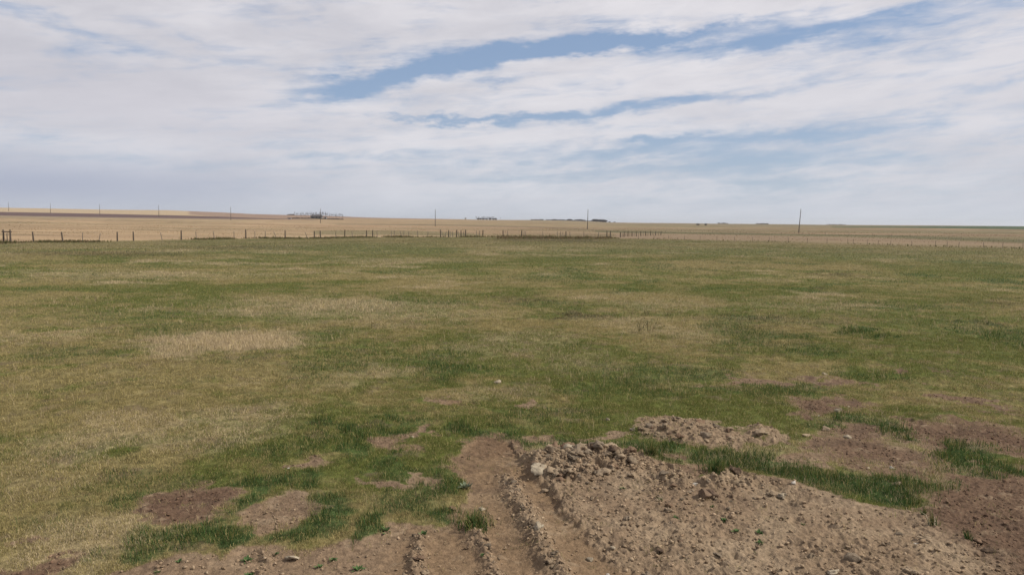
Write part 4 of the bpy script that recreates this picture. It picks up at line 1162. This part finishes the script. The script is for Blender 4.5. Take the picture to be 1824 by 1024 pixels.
def far_spot(px, dist):
    x, y = (px - 912) / F * dist, dist
    return x, y, h1(x, y)
def place_tree(px, dist, hpx, me_list, name, lab, grp, cat, base_h, wide=1.0):
    x, y, z = far_spot(px, dist)
    o = link(name, me_list[int(rng.integers(0, len(me_list)))], None, (x, y, z - .15))
    s = hpx / F * dist / base_h
    o.scale = (s * wide, s * wide, s); o.rotation_euler = (0, 0, rng.uniform(0, 6.28))
    return tag(o, lab, cat, grp)
for q in np.linspace(526, 611, 46):
    place_tree(q + rng.normal(0, .8), 800 + rng.normal(0, 8), rng.uniform(10, 13.5) - (2 if q > 585 or q < 545 else 0), BARE, 'bare_tree', 'slender leafless tree in the row behind the farmhouse', 'bare trees behind the farmhouse', 'tree', 7.0, .62)
for q in (847, 849, 851, 853, 855, 857, 858.5, 860, 861.5, 863, 865, 867, 869, 871, 873, 874.5, 876, 878, 880, 881.5, 883):
    place_tree(q, 1480 + rng.normal(0, 12), rng.uniform(3.8, 7.8), BARE, 'bare_tree', 'leafless tree in the dense clump on the middle skyline', 'bare trees in the skyline clump', 'tree', 7.0, .95)
place_tree(890.5, 1480, 5.6, BARE, 'bare_tree', 'single slim tree standing just right of the skyline clump', None, 'tree', 7.0, .5)
for q in (851, 855, 860, 866, 872, 878, 882):
    place_tree(q, 1470, rng.uniform(3, 4.4), SHRUB, 'shrub', 'dark shrub at the foot of the skyline tree clump', 'shrubs under the skyline clump', 'shrub', 4.0, .9)
for q in np.concatenate([np.arange(946, 966, 3.2), np.arange(973, 1058, 3.3)]):
    place_tree(q, 1480 + rng.normal(0, 6), rng.uniform(1.4, 2.4) + (1.3 if abs(q - 986) < 3 or abs(q - 1015) < 4 or 1025 < q < 1042 else 0), SHRUB, 'shrub', 'low dark shrub in the shelterbelt on the skyline left of the dense block', 'shelterbelt shrubs on the skyline', 'shrub', 4.0, 1.25)
for q in np.arange(1056, 1079, 2.1):
    place_tree(q, 1450 + rng.normal(0, 5), rng.uniform(4.3, 5.0), SHRUB, 'shrub', 'dark tree in the dense flat-topped block right of the pole', 'trees of the dense skyline block', 'tree', 4.0, 1.0)
for q, hh, lab in ((1084, 2.2, 'small round dark bush just right of the dense skyline block'), (1093, 1.8, 'smaller lone dark bush second right of the dense block'), (1241, 3.2, 'dark bush clump alone on the right-hand plain'), (1255, 3.4, 'faint tall bush right of the lone clump on the right-hand plain')):
    place_tree(q, 1430 if q < 1200 else 900, hh, SHRUB, 'shrub', lab, None, 'shrub', 4.0, 1.6 if q == 1241 else 1.1)
for q in np.concatenate([np.arange(1278, 1296, 3.0), np.arange(1346, 1366, 3.0)]):
    place_tree(q, 1500, rng.uniform(1.2, 2.2), SHRUB, 'shrub', 'tiny dark shrub in the broken rows on the right skyline', 'shrub rows on the right skyline', 'shrub', 4.0, 1.4)
for q in np.arange(1470, 1506, 4.0):
    place_tree(q, 1500, rng.uniform(1.0, 1.6), SHRUB, 'shrub', 'tiny dark shrub in the low row right of the leaning pole', 'shrub row right of the leaning pole', 'shrub', 4.0, 1.6)
for q in np.arange(513, 526, 2.6):
    place_tree(q, 1450, rng.uniform(1.4, 2.4), SHRUB, 'shrub', 'dark shrub on the ridge left of the farmhouse trees', 'shrubs on the left ridge', 'shrub', 4.0, 1.3)
for q in (790, 795, 801):
    place_tree(q, 1480, 2.4, BARE, 'bare_tree', 'faint small tree on the skyline right of the upright left pole', 'faint skyline trees', 'tree', 7.0, 1.0)

M_wall = noisy('painted_siding', (.20, .19, .18), (.27, .26, .245), 2, .8)
M_whitep = noisy('white_metal', (.70, .70, .70), (.80, .80, .80), 2, .6)
M_roof = noisy('dark_shingle', (.055, .05, .05), (.09, .082, .08), 3, .9)
M_glass = noisy('dark_glass', (.03, .035, .04), (.05, .055, .06), 3, .2)
def box(w, d, h, x0=0, y0=0, z0=0):
    V = np.array([(sx * w / 2 + x0, sy * d / 2 + y0, z0 + sz * h) for sz in (0, 1) for sy in (-1, 1) for sx in (-1, 1)])
    Fc = np.array([[0, 2, 3, 1], [4, 5, 7, 6], [0, 1, 5, 4], [2, 6, 7, 3], [0, 4, 6, 2], [1, 3, 7, 5]])
    return V, Fc
def gable(w, d, h, z0, over=.4):
    a, b = w / 2 + over, d / 2 + over
    V = np.array([(-a, -b, z0), (a, -b, z0), (a, b, z0), (-a, b, z0), (-a * .8, 0, z0 + h), (a * .8, 0, z0 + h), (-a, -b, z0 - .2), (a, -b, z0 - .2), (a, b, z0 - .2), (-a, b, z0 - .2)])
    Fc = np.array([[0, 1, 5, 4], [2, 3, 4, 5], [0, 4, 4, 3], [1, 2, 5, 5], [6, 7, 1, 0], [7, 8, 2, 1], [8, 9, 3, 2], [9, 6, 0, 3], [9, 8, 7, 6]])
    me = bpy.data.meshes.new('roof'); me.from_pydata([tuple(q) for q in V], [], [list(dict.fromkeys(q.tolist())) for q in Fc]); me.materials.append(M_roof); me.update()
    return me
def building(name, px, dist, w, d, h, rh, wallmat, lab, cat, openings):
    x, y, z = far_spot(px, dist)
    root = empty(name, (x, y, z - .1), .12)
    link('wall', mesh_from('wall', *box(w, d, h), wallmat), root)
    link('roof', gable(w, d, rh, h + .2), root)
    for nm, ox, oz, ow, oh in openings:
        link(nm, mesh_from(nm, *box(ow, .12, oh, ox, -d / 2 - .03, oz), M_glass if nm == 'window' else M_roof), root)
    tag(root, lab, cat)
building('farmhouse', 564.5, 745, 10.5, 8, 1.9, 1.9, M_wall, 'low farmhouse with a wide dark roof in front of the bare trees', 'house', [('window', -3, .8, 1.2, .9), ('window', 3.2, .8, 1.4, .9), ('door', .4, .15, 1.0, 1.7)])
building('shed', 580, 748, 2.6, 3, 1.5, .5, M_whitep, 'small white shed right of the farmhouse', 'shed', [('door', .2, .1, .8, 1.2)])
building('shed', 516.5, 700, 3.2, 2.6, .75, .15, M_whitep, 'low white shed left of the farmhouse at the end of the ploughed strip', 'shed', [('door', .3, .05, .8, .6)])
building('shed', 828.5, 1470, 3.0, 3, 2.0, .8, M_whitep, 'tiny white shed alone on the skyline left of the tree clump', 'shed', [('door', .2, .1, 1.2, 1.6)])
for q in np.concatenate([np.arange(521, 535, 1.6), np.arange(537, 612, 1.6)]):
    place_tree(q, 735 + rng.normal(0, 2), rng.uniform(1.5, 2.2), SHRUB, 'shrub', 'low dark shrub in the hedge along the front of the farmstead', 'hedge shrubs before the farmstead', 'shrub', 4.0, .9)

# ------------------------------------------------------------------ a few standing weeds in the pasture
M_stalk = noisy('weed_stalk', (.075, .075, .035), (.13, .11, .055), 6, .8)
def stalk(seed, h=.4):
    g = np.random.default_rng(seed); n = 11
    a = g.uniform(0, 6.28, n); q = np.sqrt(g.random(n)) * .16
    v, f, _ = blades(q * np.cos(a), q * np.sin(a), np.zeros(n), h * g.uniform(.5, 1.1, n), np.full(n, .010), g.uniform(.05, .55, n), g.uniform(0, 3.1, n), np.tile(BROWNC, (n, 1)))
    lv, lf = leafy(seed + 9, 34, .07, .010); lv = lv + np.stack([g.normal(0, .1, len(lv) // 4).repeat(4), g.normal(0, .1, len(lv) // 4).repeat(4), g.uniform(.02, h * .7, len(lv) // 4).repeat(4)], 1)
    return mesh_from('standing_weed', np.vstack([v, lv]), np.vstack([f, lf + len(v)]), M_stalk)
STALK = [stalk(950 + i) for i in range(3)]
WEEDS = [(1148, 592, 36, 'tallest dark weed standing in the middle of the pasture'), (1150, 563, 18, 'thin weed behind the tallest pasture weed'), (1192, 566, 16, 'bushy weed right of the tallest pasture weed'), (1130, 560, 14, 'thin weed left of the tallest pasture weed'),
         (1076, 566, 12, 'dark weed at the right end of the dead brown patch'), (1010, 560, 10, 'dark weed at the left end of the dead brown patch'), (904, 536, 13, 'brown weed clump left of the pasture centre'), (1492, 489, 9, 'dark weed clump far out on the right pasture')]
for i, (px, py, hpx, lab) in enumerate(WEEDS):
    x, y = flat(px, py)
    o = link('standing_weed', STALK[i % 3], None, (x, y, h1(x, y) - .01)); s = hpx / F * y / .42
    o.scale = (s * 1.1, s * 1.1, s); o.rotation_euler = (0, 0, i * 1.3); tag(o, lab, 'weed')

# ------------------------------------------------------------------ air: a thin even haze over the plain
hm = bpy.data.materials.new('haze'); hm.use_nodes = True
ht = hm.node_tree; ht.nodes.clear()
ho = ht.nodes.new('ShaderNodeOutputMaterial'); hv = ht.nodes.new('ShaderNodeVolumePrincipled')
hv.inputs['Density'].default_value = 8e-5
hv.inputs['Color'].default_value = (.80, .85, .92, 1)
hv.inputs['Anisotropy'].default_value = .2
ht.links.new(hv.outputs[0], ho.inputs['Volume'])
hz_v, hz_f = box(64000, 64000, 90, 0, 0, -8)
haze = link('haze', mesh_from('haze', hz_v, hz_f, hm))
tag(haze, 'thin pale haze in the air over the plain', 'haze', kind='stuff')
